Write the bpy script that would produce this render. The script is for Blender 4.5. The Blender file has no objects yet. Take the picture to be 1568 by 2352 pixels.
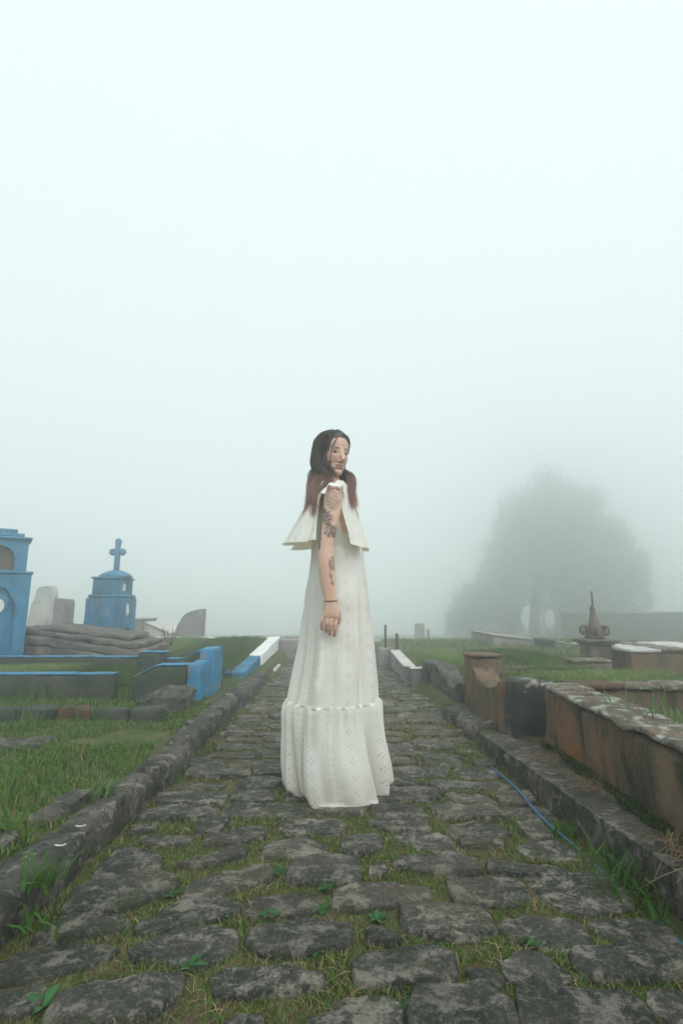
import bpy, bmesh, math, random
import numpy as np
from mathutils import Vector, Matrix, noise as mnoise

random.seed(7); RNG = np.random.default_rng(11)
sc = bpy.context.scene
COL = sc.collection
R = math.radians

# ------------------------------------------------------------------ camera
CAM_H = 0.82
F_PX, CX, CY, HOR = 1176.0, 784.0, 1176.0, 1390.0
PITCH = math.atan((HOR - CY) / F_PX)
cam_d = bpy.data.cameras.new('camera')
cam = bpy.data.objects.new('camera', cam_d); COL.objects.link(cam)
cam.location = (0, 0, CAM_H)
cam.rotation_euler = (math.pi/2 + PITCH, 0, 0)
cam_d.sensor_fit = 'VERTICAL'; cam_d.sensor_height = 36.0; cam_d.lens = 18.0
cam_d.clip_start = 0.05; cam_d.clip_end = 2000
sc.camera = cam

# ------------------------------------------------------------------ sky, sun, exposure
SUN_EL, SUN_AZ = 50.0, 150.0          # azimuth clockwise from +Y: soft light from behind the camera, to the right
world = bpy.data.worlds.new('World'); sc.world = world; world.use_nodes = True
wn = world.node_tree; wn.nodes.clear()
w_out = wn.nodes.new('ShaderNodeOutputWorld'); w_bg = wn.nodes.new('ShaderNodeBackground')
w_sky = wn.nodes.new('ShaderNodeTexSky'); w_sky.sky_type = 'NISHITA'; w_sky.sun_disc = False
w_sky.sun_elevation = R(SUN_EL); w_sky.sun_rotation = R(SUN_AZ)
w_sky.dust_density = 8.0; w_sky.air_density = 1.0
w_mix = wn.nodes.new('ShaderNodeMix'); w_mix.data_type = 'RGBA'
w_mix.inputs[0].default_value = 0.985                    # even overcast cloud over the clear sky
w_mix.inputs[7].default_value = (6.3, 7.02, 6.95, 1)
wn.links.new(w_sky.outputs[0], w_mix.inputs[6])
wn.links.new(w_mix.outputs[2], w_bg.inputs[0])
w_bg.inputs[1].default_value = 0.10
wn.links.new(w_bg.outputs[0], w_out.inputs[0])

sun_d = bpy.data.lights.new('sun', 'SUN'); sun = bpy.data.objects.new('sun', sun_d); COL.objects.link(sun)
sun_d.energy = 1.5; sun_d.angle = R(30); sun_d.color = (1.0, 0.97, 0.92)
_az, _el = R(SUN_AZ), R(SUN_EL)
_dir = Vector((math.sin(_az)*math.cos(_el), math.cos(_az)*math.cos(_el), math.sin(_el)))
sun.rotation_euler = _dir.to_track_quat('Z', 'Y').to_euler()

sc.view_settings.view_transform = 'Standard'; sc.view_settings.look = 'None'
sc.view_settings.exposure = 0.55; sc.view_settings.gamma = 1.0
sc.view_settings.use_curve_mapping = False
sc.render.engine = 'CYCLES'
sc.cycles.use_denoising = True
sc.cycles.max_bounces = 12; sc.cycles.volume_bounces = 10
sc.cycles.diffuse_bounces = 3; sc.cycles.glossy_bounces = 2; sc.cycles.transmission_bounces = 3
sc.cycles.transparent_max_bounces = 8
sc.cycles.sample_clamp_indirect = 6.0

# ------------------------------------------------------------------ where a point of the survey stands
_c, _s = math.cos(PITCH), math.sin(PITCH)
def _ray(x, y):
    a = (x - CX)/F_PX; b = (CY - y)/F_PX
    return a, _c - b*_s, _s + b*_c
def gp(x, y, z=0.0):
    r = _ray(x, y); t = (z - CAM_H)/r[2]
    return Vector((r[0]*t, r[1]*t, z))
def at(x, y, Y):
    r = _ray(x, y); t = Y/r[1]
    return Vector((r[0]*t, Y, CAM_H + r[2]*t))

# ------------------------------------------------------------------ helpers
def tag(o, label=None, cat=None, group=None, kind=None):
    if label: o['label'] = label
    if cat: o['category'] = cat
    if group: o['group'] = group
    if kind: o['kind'] = kind
    return o
def link(o, parent=None):
    COL.objects.link(o)
    if parent is not None: o.parent = parent
    return o
def empty(name, loc=(0, 0, 0), rz=0.0):
    o = bpy.data.objects.new(name, None); o.location = loc; o.rotation_euler = (0, 0, rz)
    o.empty_display_size = 0.1
    return link(o)
def from_bm(name, bm, mat, parent=None, smooth=False):
    me = bpy.data.meshes.new(name); bm.normal_update(); bm.to_mesh(me); bm.free()
    if smooth:
        me.polygons.foreach_set('use_smooth', [True]*len(me.polygons)); me.set_sharp_from_angle(angle=R(38))
    if mat: me.materials.append(mat)
    return link(bpy.data.objects.new(name, me), parent)
def from_np(name, V, Q, mat, parent=None, smooth=False, col=None, uv=None):
    """V (n,3) floats, Q (m,k) ints with k = 3 or 4"""
    V = np.asarray(V, np.float32); Q = np.asarray(Q, np.int32); k = Q.shape[1]
    me = bpy.data.meshes.new(name)
    me.vertices.add(len(V)); me.vertices.foreach_set('co', V.ravel())
    me.loops.add(Q.size); me.loops.foreach_set('vertex_index', Q.ravel())
    me.polygons.add(len(Q))
    me.polygons.foreach_set('loop_start', np.arange(0, Q.size, k, dtype=np.int32))
    try: me.polygons.foreach_set('loop_total', np.full(len(Q), k, np.int32))
    except Exception: pass
    if smooth: me.polygons.foreach_set('use_smooth', np.ones(len(Q), bool))
    if col is not None:
        a = me.color_attributes.new('tint', 'FLOAT_COLOR', 'POINT')
        c4 = np.ones((len(V), 4), np.float32); c4[:, :3] = col
        a.data.foreach_set('color', c4.ravel())
    if uv is not None:
        l = me.uv_layers.new(name='UVMap')
        l.data.foreach_set('uv', np.asarray(uv, np.float32)[Q.ravel()].ravel())
    me.update(calc_edges=True); me.validate()
    if mat: me.materials.append(mat)
    return link(bpy.data.objects.new(name, me), parent)
def fbm(p, sc_=1.0, oct_=3):
    return mnoise.fractal(Vector(p)*sc_, 0.9, 2.1, oct_)
def box_bm(x0, x1, y0, y1, z0, z1, cell=0.06, bev=0.008, jit=0.004, seed=0.0, fn=None, bm=None, maxcuts=14):
    """weathered block: bevelled, subdivided and roughened; fn(co) -> co reshapes it"""
    b = bmesh.new()
    bmesh.ops.create_cube(b, size=1.0)
    sx, sy, sz = x1-x0, y1-y0, z1-z0
    for v in b.verts:
        v.co = Vector((x0 + (v.co.x+.5)*sx, y0 + (v.co.y+.5)*sy, z0 + (v.co.z+.5)*sz))
    bev = min(bev, .28*min(sx, sy, sz)); ncut = []
    for ax, s in enumerate((sx, sy, sz)):
        n = max(2, min(maxcuts, int(s/cell))); ncut.append(n)
        if n > 0:
            es = [e for e in b.edges if abs((e.verts[0].co-e.verts[1].co)[ax]) > 1e-5]
            if es: bmesh.ops.subdivide_edges(b, edges=es, cuts=n, use_grid_fill=True)
    c0 = Vector(((x0+x1)/2, (y0+y1)/2, (z0+z1)/2)); hs = Vector((sx/2, sy/2, sz/2))
    lo = (x0, y0, z0); ss = (sx, sy, sz)
    for v in b.verts:                   # pull the outermost loops close to the arrises
        for a in range(3):
            t = (v.co[a]-lo[a])/ss[a]; st = 1/(ncut[a]+1); e = min(st, max(bev*1.6, .004)/ss[a])
            if abs(t-st) < 1e-4: v.co[a] = lo[a] + e*ss[a]
            elif abs(t-1+st) < 1e-4: v.co[a] = lo[a] + (1-e)*ss[a]
    # round the arrises, then roughen
    for v in b.verts:
        d = v.co - c0; k = sum(1 for a in range(3) if abs(abs(d[a]) - hs[a]) < 1e-4)
        if k >= 2:
            sh = .55*bev*(1 + 0.8*mnoise.noise(v.co*9 + Vector((seed, 0, 0))))
            for a in range(3):
                if abs(abs(d[a]) - hs[a]) < 1e-4: d[a] -= math.copysign(max(0, sh), d[a])
            v.co = c0 + d
    if fn:
        for v in b.verts: v.co = Vector(fn(v.co))
    if jit:
        for v in b.verts:
            v.co += mnoise.noise_vector(v.co*7 + Vector((seed, seed*.7, 3)))*jit + mnoise.noise_vector(v.co*23 + Vector((seed, 5, 1)))*jit*.5
    bmesh.ops.recalc_face_normals(b, faces=b.faces)
    if bm is None: return b
    tmp = bpy.data.meshes.new('tmp'); b.to_mesh(tmp); b.free(); bm.from_mesh(tmp); bpy.data.meshes.remove(tmp)
    return bm
def block(name, x0, x1, y0, y1, z0, z1, mat, parent=None, **k):
    sm = k.pop('smooth', False)
    return from_bm(name, box_bm(x0, x1, y0, y1, z0, z1, **k), mat, parent, smooth=sm)
def tube_np(path, radii, n=8, cap=True):
    """tube along path; radii floats or (ru, rv)"""
    P = [Vector(p) for p in path]; V = []; Fc = []
    up = Vector((0, 0, 1)); pu = None
    for i, p in enumerate(P):
        t = (P[min(i+1, len(P)-1)] - P[max(i-1, 0)]).normalized()
        if pu is None:
            u = t.cross(up)
            if u.length < 1e-3: u = t.cross(Vector((0, 1, 0)))
        else: u = pu - t*pu.dot(t)
        u.normalize(); w = t.cross(u); pu = u
        r = radii[i]; ru, rv = (r, r) if not isinstance(r, (tuple, list)) else r
        for k in range(n):
            a = 2*math.pi*k/n
            V.append(p + u*math.cos(a)*ru + w*math.sin(a)*rv)
    for i in range(len(P)-1):
        for k in range(n):
            a, b = i*n+k, i*n+(k+1) % n
            Fc.append((a, b, b+n, a+n))
    if cap:
        Fc.append(tuple(reversed(range(n)))); Fc.append(tuple(range((len(P)-1)*n, len(P)*n)))
    return V, Fc
def tube(name, path, radii, mat, parent=None, n=8, smooth=True):
    V, Fc = tube_np(path, radii, n)
    me = bpy.data.meshes.new(name); me.from_pydata([tuple(v) for v in V], [], Fc); me.update()
    if smooth: me.polygons.foreach_set('use_smooth', [True]*len(me.polygons))
    if mat: me.materials.append(mat)
    return link(bpy.data.objects.new(name, me), parent)
def lathe(name, prof, loc, mat, parent=None, n=24, smooth=True, sq=None):
    V = []; Fc = []
    for r, z in prof:
        for k in range(n):
            a = 2*math.pi*(k+.5)/n
            V.append((loc[0]+r*math.cos(a), loc[1]+r*math.sin(a), loc[2]+z))
    m = len(prof)
    for i in range(m-1):
        for k in range(n):
            a, b = i*n+k, i*n+(k+1) % n
            Fc.append((a, b, b+n, a+n))
    Fc.append(tuple(reversed(range(n)))); Fc.append(tuple(range((m-1)*n, m*n)))
    me = bpy.data.meshes.new(name); me.from_pydata(V, [], Fc); me.update()
    if smooth: me.polygons.foreach_set('use_smooth', [True]*len(me.polygons))
    me.materials.append(mat)
    return link(bpy.data.objects.new(name, me), parent)

HAZE = 0.043
# ------------------------------------------------------------------ materials
class NT:
    def __init__(s, name):
        s.m = bpy.data.materials.new(name); s.m.use_nodes = True
        s.t = s.m.node_tree; s.t.nodes.clear()
        s.out = s.t.nodes.new('ShaderNodeOutputMaterial')
        s.b = s.t.nodes.new('ShaderNodeBsdfPrincipled')
        s.t.links.new(s.b.outputs[0], s.out.inputs[0])
        s.geo = s.t.nodes.new('ShaderNodeNewGeometry')
    def n(s, t, **k):
        o = s.t.nodes.new(t)
        for a, v in k.items(): setattr(o, a, v)
        return o
    def l(s, a, b): s.t.links.new(a, b)
    def pos(s, scale=(1, 1, 1), off=(0, 0, 0), src=None):
        mp = s.n('ShaderNodeMapping'); mp.inputs[3].default_value = scale; mp.inputs[1].default_value = off
        s.l(src or s.geo.outputs['Position'], mp.inputs[0]); return mp.outputs[0]
    def noise(s, scale, detail=6, rough=.6, vec=None, dist=0.0):
        o = s.n('ShaderNodeTexNoise'); o.inputs['Scale'].default_value = scale
        o.inputs['Detail'].default_value = detail; o.inputs['Roughness'].default_value = rough
        o.inputs['Distortion'].default_value = dist
        s.l(vec or s.geo.outputs['Position'], o.inputs['Vector']); return o.outputs[0]
    def ramp(s, fac, stops, interp='LINEAR'):
        o = s.n('ShaderNodeValToRGB'); o.color_ramp.interpolation = interp
        e = o.color_ramp.elements
        while len(e) < len(stops): e.new(.5)
        for i, (p, c) in enumerate(stops):
            e[i].position = p; e[i].color = (*c, 1) if len(c) == 3 else c
        s.l(fac, o.inputs[0]); return o.outputs[0]
    def mask(s, fac, lo, hi):
        o = s.n('ShaderNodeMapRange'); o.inputs[1].default_value = lo; o.inputs[2].default_value = hi
        s.l(fac, o.inputs[0]); return o.outputs[0]
    def mix(s, f, a, b, mode='MIX'):
        o = s.n('ShaderNodeMix', data_type='RGBA', blend_type=mode)
        for sock, v in ((o.inputs[0], f), (o.inputs[6], a), (o.inputs[7], b)):
            if hasattr(v, 'is_linked') or hasattr(v, 'links'): s.l(v, sock)
            elif isinstance(v, (int, float)): sock.default_value = v
            else: sock.default_value = (*v, 1) if len(v) == 3 else v
        return o.outputs[2]
    def math(s, op, a, b=None, c=None):
        o = s.n('ShaderNodeMath', operation=op)
        for i, v in enumerate((a, b, c)):
            if v is None: continue
            if isinstance(v, (int, float)): o.inputs[i].default_value = v
            else: s.l(v, o.inputs[i])
        return o.outputs[0]
    def bump(s, h, strength=.5, dist=.01):
        o = s.n('ShaderNodeBump'); o.inputs['Strength'].default_value = strength; o.inputs['Distance'].default_value = dist
        s.l(h, o.inputs['Height']); s.l(o.outputs[0], s.b.inputs['Normal'])
    def color(s, c, rough=.9, spec=.2):
        if isinstance(c, (tuple, list)): s.b.inputs['Base Color'].default_value = (*c, 1)
        else: s.l(c, s.b.inputs['Base Color'])
        s.b.inputs['Roughness'].default_value = rough
        s.b.inputs['Specular IOR Level'].default_value = spec
        return s.m
def stained(name, cols, scale=6, layers=(), bump=.5, bdist=.01, rough=.9, streak=None):
    """base colours by noise, then layers of (colour, scale, lo, hi, stretch) patches over it"""
    g = NT(name)
    c = g.ramp(g.noise(scale, 8, .65), [(0.3 + .4*i/max(1, len(cols)-1), k) for i, k in enumerate(cols)])
    for j, (lc, ls, lo, hi, st) in enumerate(layers):
        v = g.pos(st, (j*3.1, j*1.7, j*.9))
        c = g.mix(g.mask(g.noise(ls, 7, .68, v, .4), lo, hi), c, lc)
    h = g.noise(scale*7, 8, .7)
    g.bump(h, bump, bdist)
    return g.color(c, rough)
def blade_mat(name, mul=1.0, trans=.35):
    g = NT(name)
    a = g.n('ShaderNodeVertexColor', layer_name='tint')
    g.color(a.outputs[0], .6, .25)
    tr = g.n('ShaderNodeBsdfTranslucent'); g.l(a.outputs[0], tr.inputs[0])
    mx = g.n('ShaderNodeMixShader'); mx.inputs[0].default_value = trans
    g.l(g.b.outputs[0], mx.inputs[1]); g.l(tr.outputs[0], mx.inputs[2]); g.l(mx.outputs[0], g.out.inputs[0])
    return g.m

ONE = (1, 1, 1)
def cobble_mat():
    g = NT('cobble_stone')
    c = g.ramp(g.noise(7, 8, .7), [(.3, (.028, .036, .031)), (.52, (.065, .070, .060)), (.72, (.14, .132, .113))])
    v2 = g.pos((1, 1.25, 1), (2, 1, 0))
    oi = g.n('ShaderNodeObjectInfo')
    spots = g.mask(g.noise(13, 12, .80, v2, .25), .50, .58)
    c = g.mix(g.math('MULTIPLY', spots, .9), c, (.34, .315, .28))
    fine = g.mask(g.noise(75, 6, .8), .52, .66)
    c = g.mix(g.math('MULTIPLY', fine, .55), c, (.42, .40, .365))
    dk = g.mask(g.noise(48, 6, .8, g.pos(ONE, (4, 9, 0))), .53, .65)
    c = g.mix(g.math('MULTIPLY', dk, .6), c, (.020, .026, .023))
    moss = g.mask(g.noise(3.2, 6, .7, g.pos(ONE, (7, 3, 0))), .56, .72)
    c = g.mix(g.math('MULTIPLY', moss, .55), c, (.060, .070, .030))
    warm = g.mask(g.noise(1.7, 4, .6, g.pos(ONE, (1, 5, 0))), .50, .68)
    c = g.mix(g.math('MULTIPLY', warm, .45), c, (.19, .15, .115))
    h = g.math('ADD', g.noise(18, 10, .75, None, .2), g.math('MULTIPLY', g.noise(80, 8, .8), .6))
    g.bump(h, 1.0, .022)
    br = g.mask(oi.outputs['Random'], -.4, 1.4)
    c = g.mix(1.0, c, g.ramp(br, [(0, (.62, .64, .62)), (1, (1.3, 1.27, 1.22))]), 'MULTIPLY')
    return g.color(c, .88, .3)
M = {}
M['cobble'] = cobble_mat()
M['kerb'] = stained('kerb_stone', [(.045, .05, .045), (.105, .098, .088), (.19, .172, .152)], 9,
    [((.035, .045, .035), 5, .50, .66, ONE), ((.28, .26, .235), 16, .54, .63, ONE), ((.03, .036, .03), 40, .54, .64, ONE), ((.05, .07, .025), 7, .58, .74, ONE)], 1.0, .02)
M['bed'] = stained('soil_bed', [(.075, .052, .033), (.125, .092, .056), (.19, .14, .088)], 14,
    [((.070, .090, .028), 4, .48, .62, ONE), ((.22, .165, .105), 30, .58, .72, ONE)], .9, .012)
M['ground'] = stained('grassy_ground', [(.060, .075, .028), (.095, .11, .042), (.15, .13, .068)], 5,
    [((.13, .085, .052), 2.2, .58, .70, ONE), ((.04, .07, .02), 12, .5, .65, ONE)], .9, .02)
M['blue'] = stained('blue_paint', [(.034, .145, .265), (.048, .185, .325), (.07, .23, .37)], 5,
    [((.03, .07, .10), 4, .50, .68, (1.6, 1.6, .25)), ((.16, .30, .40), 7, .56, .70, (1, 1, .5)), ((.24, .20, .13), 14, .60, .66, (1, 1, .6))], .35, .005, .75)
M['blue_worn'] = stained('worn_blue_paint', [(.038, .165, .30), (.055, .215, .38), (.09, .27, .44)], 6,
    [((.045, .055, .05), 6, .56, .66, (1, 1, .3)), ((.25, .20, .11), 9, .585, .63, ONE)], .5, .006, .8)
M['mould'] = stained('mouldy_plaster', [(.035, .042, .038), (.06, .066, .058), (.095, .095, .08)], 6,
    [((.05, .075, .03), 4, .52, .66, ONE), ((.08, .16, .22), 7, .64, .72, ONE)], .8, .01)
M['brickwall'] = stained('weathered_brick_plaster', [(.105, .080, .060), (.155, .110, .078), (.22, .15, .10)], 5,
    [((.32, .125, .05), 3.0, .50, .68, (1, 1, .8)), ((.030, .038, .026), 5, .50, .66, (1.5, 1.5, .35)), ((.05, .075, .03), 3, .62, .74, ONE), ((.22, .19, .16), 24, .66, .72, ONE)], .9, .014)
M['redbrick'] = stained('old_red_brick', [(.09, .05, .037), (.13, .072, .05), (.11, .085, .065)], 8,
    [((.045, .05, .035), 6, .48, .62, ONE)], .8, .01)
M['coping'] = stained('lichen_coping', [(.06, .058, .05), (.13, .11, .09), (.22, .14, .10)], 9,
    [((.36, .39, .335), 15, .51, .60, ONE), ((.045, .055, .045), 6, .60, .68, ONE), ((.24, .20, .08), 8, .64, .72, ONE)], .9, .012)
M['pale_plaster'] = stained('pale_plaster', [(.42, .40, .38), (.52, .50, .48), (.60, .58, .56)], 4,
    [((.22, .20, .19), 5, .54, .70, (1, 1, .3)), ((.13, .13, .12), 12, .62, .72, (1, 1, .4))], .5, .006)
M['grey_plaster'] = stained('grey_plaster', [(.20, .18, .175), (.27, .245, .24), (.33, .30, .29)], 4,
    [((.10, .09, .09), 5, .54, .70, (1, 1, .3))], .5, .006)
M['white_paint'] = stained('white_limewash', [(.66, .67, .66), (.74, .75, .74), (.80, .80, .79)], 4,
    [((.40, .38, .34), 8, .62, .74, (1, 1, .4))], .35, .004)
M['dark_plaster'] = stained('dark_stained_plaster', [(.025, .03, .028), (.045, .05, .045), (.07, .07, .062)], 6,
    [((.30, .27, .25), 4.2, .55, .63, ONE), ((.05, .07, .03), 6, .6, .7, ONE)], .8, .01)
M['sarco'] = stained('grey_granite_slab', [(.10, .085, .075), (.16, .138, .122), (.25, .215, .19)], 6,
    [((.055, .055, .055), 8, .50, .64, (.5, 1, 1)), ((.36, .34, .32), 14, .64, .72, ONE)], .8, .012)
M['niche'] = stained('brown_niche_board', [(.10, .075, .055), (.14, .105, .08)], 5, [], .3, .004)
M['ceramic'] = stained('glazed_ceramic', [(.72, .71, .67), (.80, .79, .76)], 9, [((.42, .27, .22), 16, .56, .66, ONE)], .1, .002, .3)
M['rust'] = stained('rusty_iron', [(.06, .045, .038), (.10, .07, .052)], 12, [((.16, .085, .045), 9, .55, .7, ONE)], .6, .004, .8)
M['ornament'] = stained('weathered_terracotta', [(.11, .085, .072), (.16, .125, .105), (.20, .165, .14)], 10,
    [((.055, .055, .045), 8, .52, .66, ONE)], .7, .008)
M['hose'] = stained('blue_hose_plastic', [(.025, .12, .24), (.035, .15, .30)], 10, [((.10, .09, .06), 12, .62, .7, ONE)], .1, .002, .45)
M['litter'] = stained('white_scrap', [(.5, .5, .48), (.6, .6, .58)], 10, [], .1, .002, .6)
M['bark'] = stained('tree_bark', [(.035, .03, .025), (.06, .05, .04)], 8, [], .8, .03)
M['grass'] = blade_mat('grass_blade')
M['leaf'] = blade_mat('tree_leaf', 1, .25)
M['straw'] = blade_mat('dry_straw', 1, .2)
M['ochre_brick'] = stained('terracotta_fragment', [(.17, .095, .07), (.27, .15, .115)], 12, [], .5, .006)
# ================================================================== the setting: ground, path, kerbs
def sst(a, b, x):
    t = min(1.0, max(0.0, (x-a)/(b-a))); return t*t*(3-2*t)
def fall(Y): return -2.3*sst(8.5, 36, Y)
def xr(Y): return 0.875 - (Y-1.4)*0.0514 if Y < 3.2 else 0.785 - 0.02*min(6, Y-3.2)
def xl(Y): return -0.80 - 0.005*math.sin(Y*2)
def ground_z(X, Y):
    n = 0.02*mnoise.noise(Vector((X*.9, Y*.9, 1.3))) + 0.01*mnoise.noise(Vector((X*3, Y*3, 4)))
    if X < 0:
        base = 0.085 + 0.05*sst(4.5, 8.5, Y)
        k = sst(-xl(Y)+0.0, -xl(Y)+0.10, -X)
    else:
        base = 0.07 + 0.03*sst(3, 6, Y)
        k = sst(xr(Y)+0.0, xr(Y)+0.09, X)
    far = sst(20, 60, max(abs(X), Y))
    return (-0.02)*(1-k) + k*(base + n) + fall(Y) + far*0.4*mnoise.noise(Vector((X*.05, Y*.05, 2)))
def axis(parts):
    out = []
    for a, b, s in parts:
        out += list(np.arange(a, b, s))
    return np.array(out + [parts[-1][1]])
gx = axis([(-46, -30, 4), (-30, -8, 1.5), (-8, -3.6, .25), (-3.6, -1.0, .06), (-1.0, -.76, .02), (-.76, .72, .12), (.72, 1.1, .02), (1.1, 4, .08), (4, 8, .3), (8, 30, 1.5), (30, 46, 4)])
gy = axis([(-16, -4, 4), (-4, 0, .5), (0, 8, .07), (8, 16, .3), (16, 40, 1.2), (40, 54, 4)])
V = [(x, y, ground_z(float(x), float(y))) for y in gy for x in gx]
nx = len(gx)
I = np.arange(len(gx)*len(gy)).reshape(len(gy), nx)
Q = np.stack([I[:-1, :-1], I[:-1, 1:], I[1:, 1:], I[1:, :-1]], -1).reshape(-1, 4)
tag(from_np('ground', V, Q, M['ground'], None, True), kind='structure')

path = empty('path'); tag(path, 'cobbled path of grey stones with grass in the joints', kind='structure')
# the bed of soil and moss between the stones
by = axis([(-3, 0, .3), (0, 8, .06), (8, 40, .5)]); bx = np.linspace(-1.0, 1.0, 41)
V = []
for y in by:
    for x in bx:
        xx = x*(xr(y)+.02) if x > 0 else x*(-xl(y)+.02)
        V.append((xx, y, 0.004 + .008*mnoise.noise(Vector((xx*5, y*5, 0))) + fall(float(y))))
I = np.arange(len(V)).reshape(len(by), len(bx))
Q = np.stack([I[:-1, :-1], I[:-1, 1:], I[1:, 1:], I[1:, :-1]], -1).reshape(-1, 4)
from_np('soil_bed', V, Q, M['bed'], path, True)

# ---- stones surveyed one by one near the camera (three sheets, then rows)
SURVEY = {0: [
 [(850,480),(1120,260),(1450,330),(1480,440),(1050,550),(850,590)],
 [(700,660),(880,600),(1500,520),(1620,560),(1600,650),(1480,690),(1100,830),(540,900)],
 [(420,1000),(540,930),(900,870),(1120,880),(1180,950),(1050,1010),(520,1110),(300,1130)],
 [(120,1260),(380,1150),(650,1120),(980,1130),(1090,1180),(980,1270),(560,1390),(300,1480),(0,1520),(-100,1400)],
 [(-150,1620),(0,1560),(380,1500),(420,1560),(380,1700),(200,1790),(-150,1850)],
 [(560,1620),(800,1520),(1250,1470),(1568,1430),(1680,1440),(1660,1560),(1450,1750),(1330,1830),(900,1850),(430,1850)]],
392: [
 [(-340,960),(0,780),(200,725),(560,735),(650,770),(620,850),(300,930),(0,1000),(-280,1020)],
 [(-340,1180),(-150,1080),(100,1010),(400,980),(600,1000),(600,1200),(420,1300),(150,1320),(-100,1290),(-350,1260)],
 [(320,190),(760,60),(870,80),(870,150),(620,210),(320,240)],
 [(100,400),(560,260),(690,260),(690,330),(400,400),(60,440)],
 [(130,620),(250,540),(800,440),(910,470),(910,560),(600,640),(350,700),(120,720)],
 [(1010,30),(1100,10),(1560,10),(1600,60),(1560,130),(1250,140),(1010,110)],
 [(890,230),(1000,175),(1280,170),(1420,220),(1450,310),(1200,340),(830,330)],
 [(1080,460),(1250,370),(1500,365),(1680,360),(1730,530),(1700,580),(1420,590),(1080,580)],
 [(680,800),(740,690),(950,670),(1250,650),(1340,680),(1350,790),(1300,850),(950,880),(700,880)],
 [(700,1070),(790,980),(1050,960),(1250,920),(1568,950),(1640,1000),(1640,1120),(1568,1200),(1300,1220),(950,1230),(760,1190)],
 [(420,1460),(560,1390),(1100,1370),(1400,1400),(1400,1510),(1150,1560),(700,1610),(410,1620)],
 [(470,1810),(600,1760),(850,1760),(880,1900),(860,2080),(420,2080),(400,1950)],
 [(-420,1960),(-100,1900),(300,1880),(340,2000),(250,2120),(-400,2120)]],
784: [
 [(-300,1850),(-100,1700),(0,1640),(250,1620),(480,1640),(540,1800),(540,1980),(-380,1980)],
 [(230,0),(500,-30),(760,-20),(810,80),(700,100),(380,80)],
 [(0,200),(100,150),(320,140),(370,200),(360,290),(100,320),(0,280)],
 [(450,150),(600,110),(900,130),(1020,200),(1040,270),(850,290),(560,220)],
 [(1080,180),(1400,160),(1500,220),(1450,250),(1100,240)],
 [(250,400),(400,380),(420,480),(250,510)],
 [(480,390),(640,350),(1100,330),(1240,400),(1290,480),(1100,510),(900,490),(760,460),(500,440)],
 [(1350,370),(1568,380),(1780,420),(1800,500),(1568,510),(1340,490)],
 [(-50,650),(150,580),(560,590),(760,620),(830,690),(700,740),(500,780),(150,830),(-60,800)],
 [(980,540),(1130,530),(1500,520),(1650,570),(1720,720),(1500,770),(1250,790),(1100,770),(1000,650)],
 [(545,800),(700,790),(1200,810),(1320,840),(1430,1020),(1200,1090),(1090,1090),(580,1030)],
 [(240,1010),(450,1010),(560,1100),(540,1160),(250,1130)],
 [(120,1280),(280,1230),(600,1200),(960,1210),(1040,1340),(1050,1440),(850,1490),(500,1500),(170,1510)],
 [(620,1720),(680,1600),(850,1550),(1250,1520),(1420,1590),(1568,1700),(1600,1950),(1560,2050),(650,2050)],
 [(1128,1300),(1318,1340),(1488,1440),(1478,1530),(1300,1500),(1168,1440)]],
1176: [
 [(-100,1330),(0,1225),(230,1190),(400,1310),(550,1425),(490,1490),(150,1515),(-40,1440)],
 [(10,400),(300,390),(560,470),(830,480),(1000,590),(1100,760),(900,850),(620,860),(360,770),(190,600)],
 [(0,890),(130,850),(450,880),(590,920),(670,1000),(750,1120),(500,1170),(250,1140),(0,1070),(-130,960)],
 [(690,920),(900,910),(1270,910),(1450,1030),(1520,1130),(1200,1160),(930,1130),(800,1050)],
 [(540,1210),(800,1170),(1100,1200),(1568,1180),(1700,1250),(1650,1400),(1300,1450),(900,1460),(680,1430),(550,1300)],
 [(40,1560),(250,1520),(650,1540),(950,1560),(1150,1600),(1250,1740),(1330,1950),(1300,2060),(170,2060)],
 [(1230,1580),(1400,1510),(1568,1560),(1700,1650),(1700,1900),(1450,1850),(1300,1750)],
 [(60,220),(350,190),(560,250),(620,340),(400,360),(250,340),(80,290)]]}
polys = []
for ox, lst in SURVEY.items():
    for pl in lst:
        q_ = [gp(x*.25+ox, y*.25+1881.6, .018) for x, y in pl]; c_ = sum(q_, Vector())/len(q_)
        polys.append([tuple((c_ + (a_-c_)*1.035)[:2]) for a_ in q_])
MRES = .006; MX0, MY0 = -1.02, 0.0
mask = np.zeros((int(13/MRES), int(2.04/MRES)), bool)
MYg, MXg = np.mgrid[0:mask.shape[0], 0:mask.shape[1]]
def raster(pl, grow=0.0):
    p = np.array(pl); c = p.mean(0); p = c + (p-c)*(1+grow)
    i0 = max(0, int((p[:, 1].min()-MY0)/MRES)-1); i1 = min(mask.shape[0], int((p[:, 1].max()-MY0)/MRES)+2)
    j0 = max(0, int((p[:, 0].min()-MX0)/MRES)-1); j1 = min(mask.shape[1], int((p[:, 0].max()-MX0)/MRES)+2)
    if i1 <= i0 or j1 <= j0: return (slice(0, 0), slice(0, 0)), np.zeros((0, 0), bool)
    yy = MYg[i0:i1, j0:j1]*MRES + MY0; xx = MXg[i0:i1, j0:j1]*MRES + MX0
    ins = np.zeros(yy.shape, bool); n = len(p)
    for a in range(n):
        x1, y1 = p[a]; x2, y2 = p[(a+1) % n]
        cond = ((y1 > yy) != (y2 > yy)) & (xx < (x2-x1)*(yy-y1)/(y2-y1+1e-12) + x1)
        ins ^= cond
    return (slice(i0, i1), slice(j0, j1)), ins
for pl in polys:
    s, ins = raster(pl, .0); mask[s] |= ins
rows = []
y = 2.13; k = 0
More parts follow.
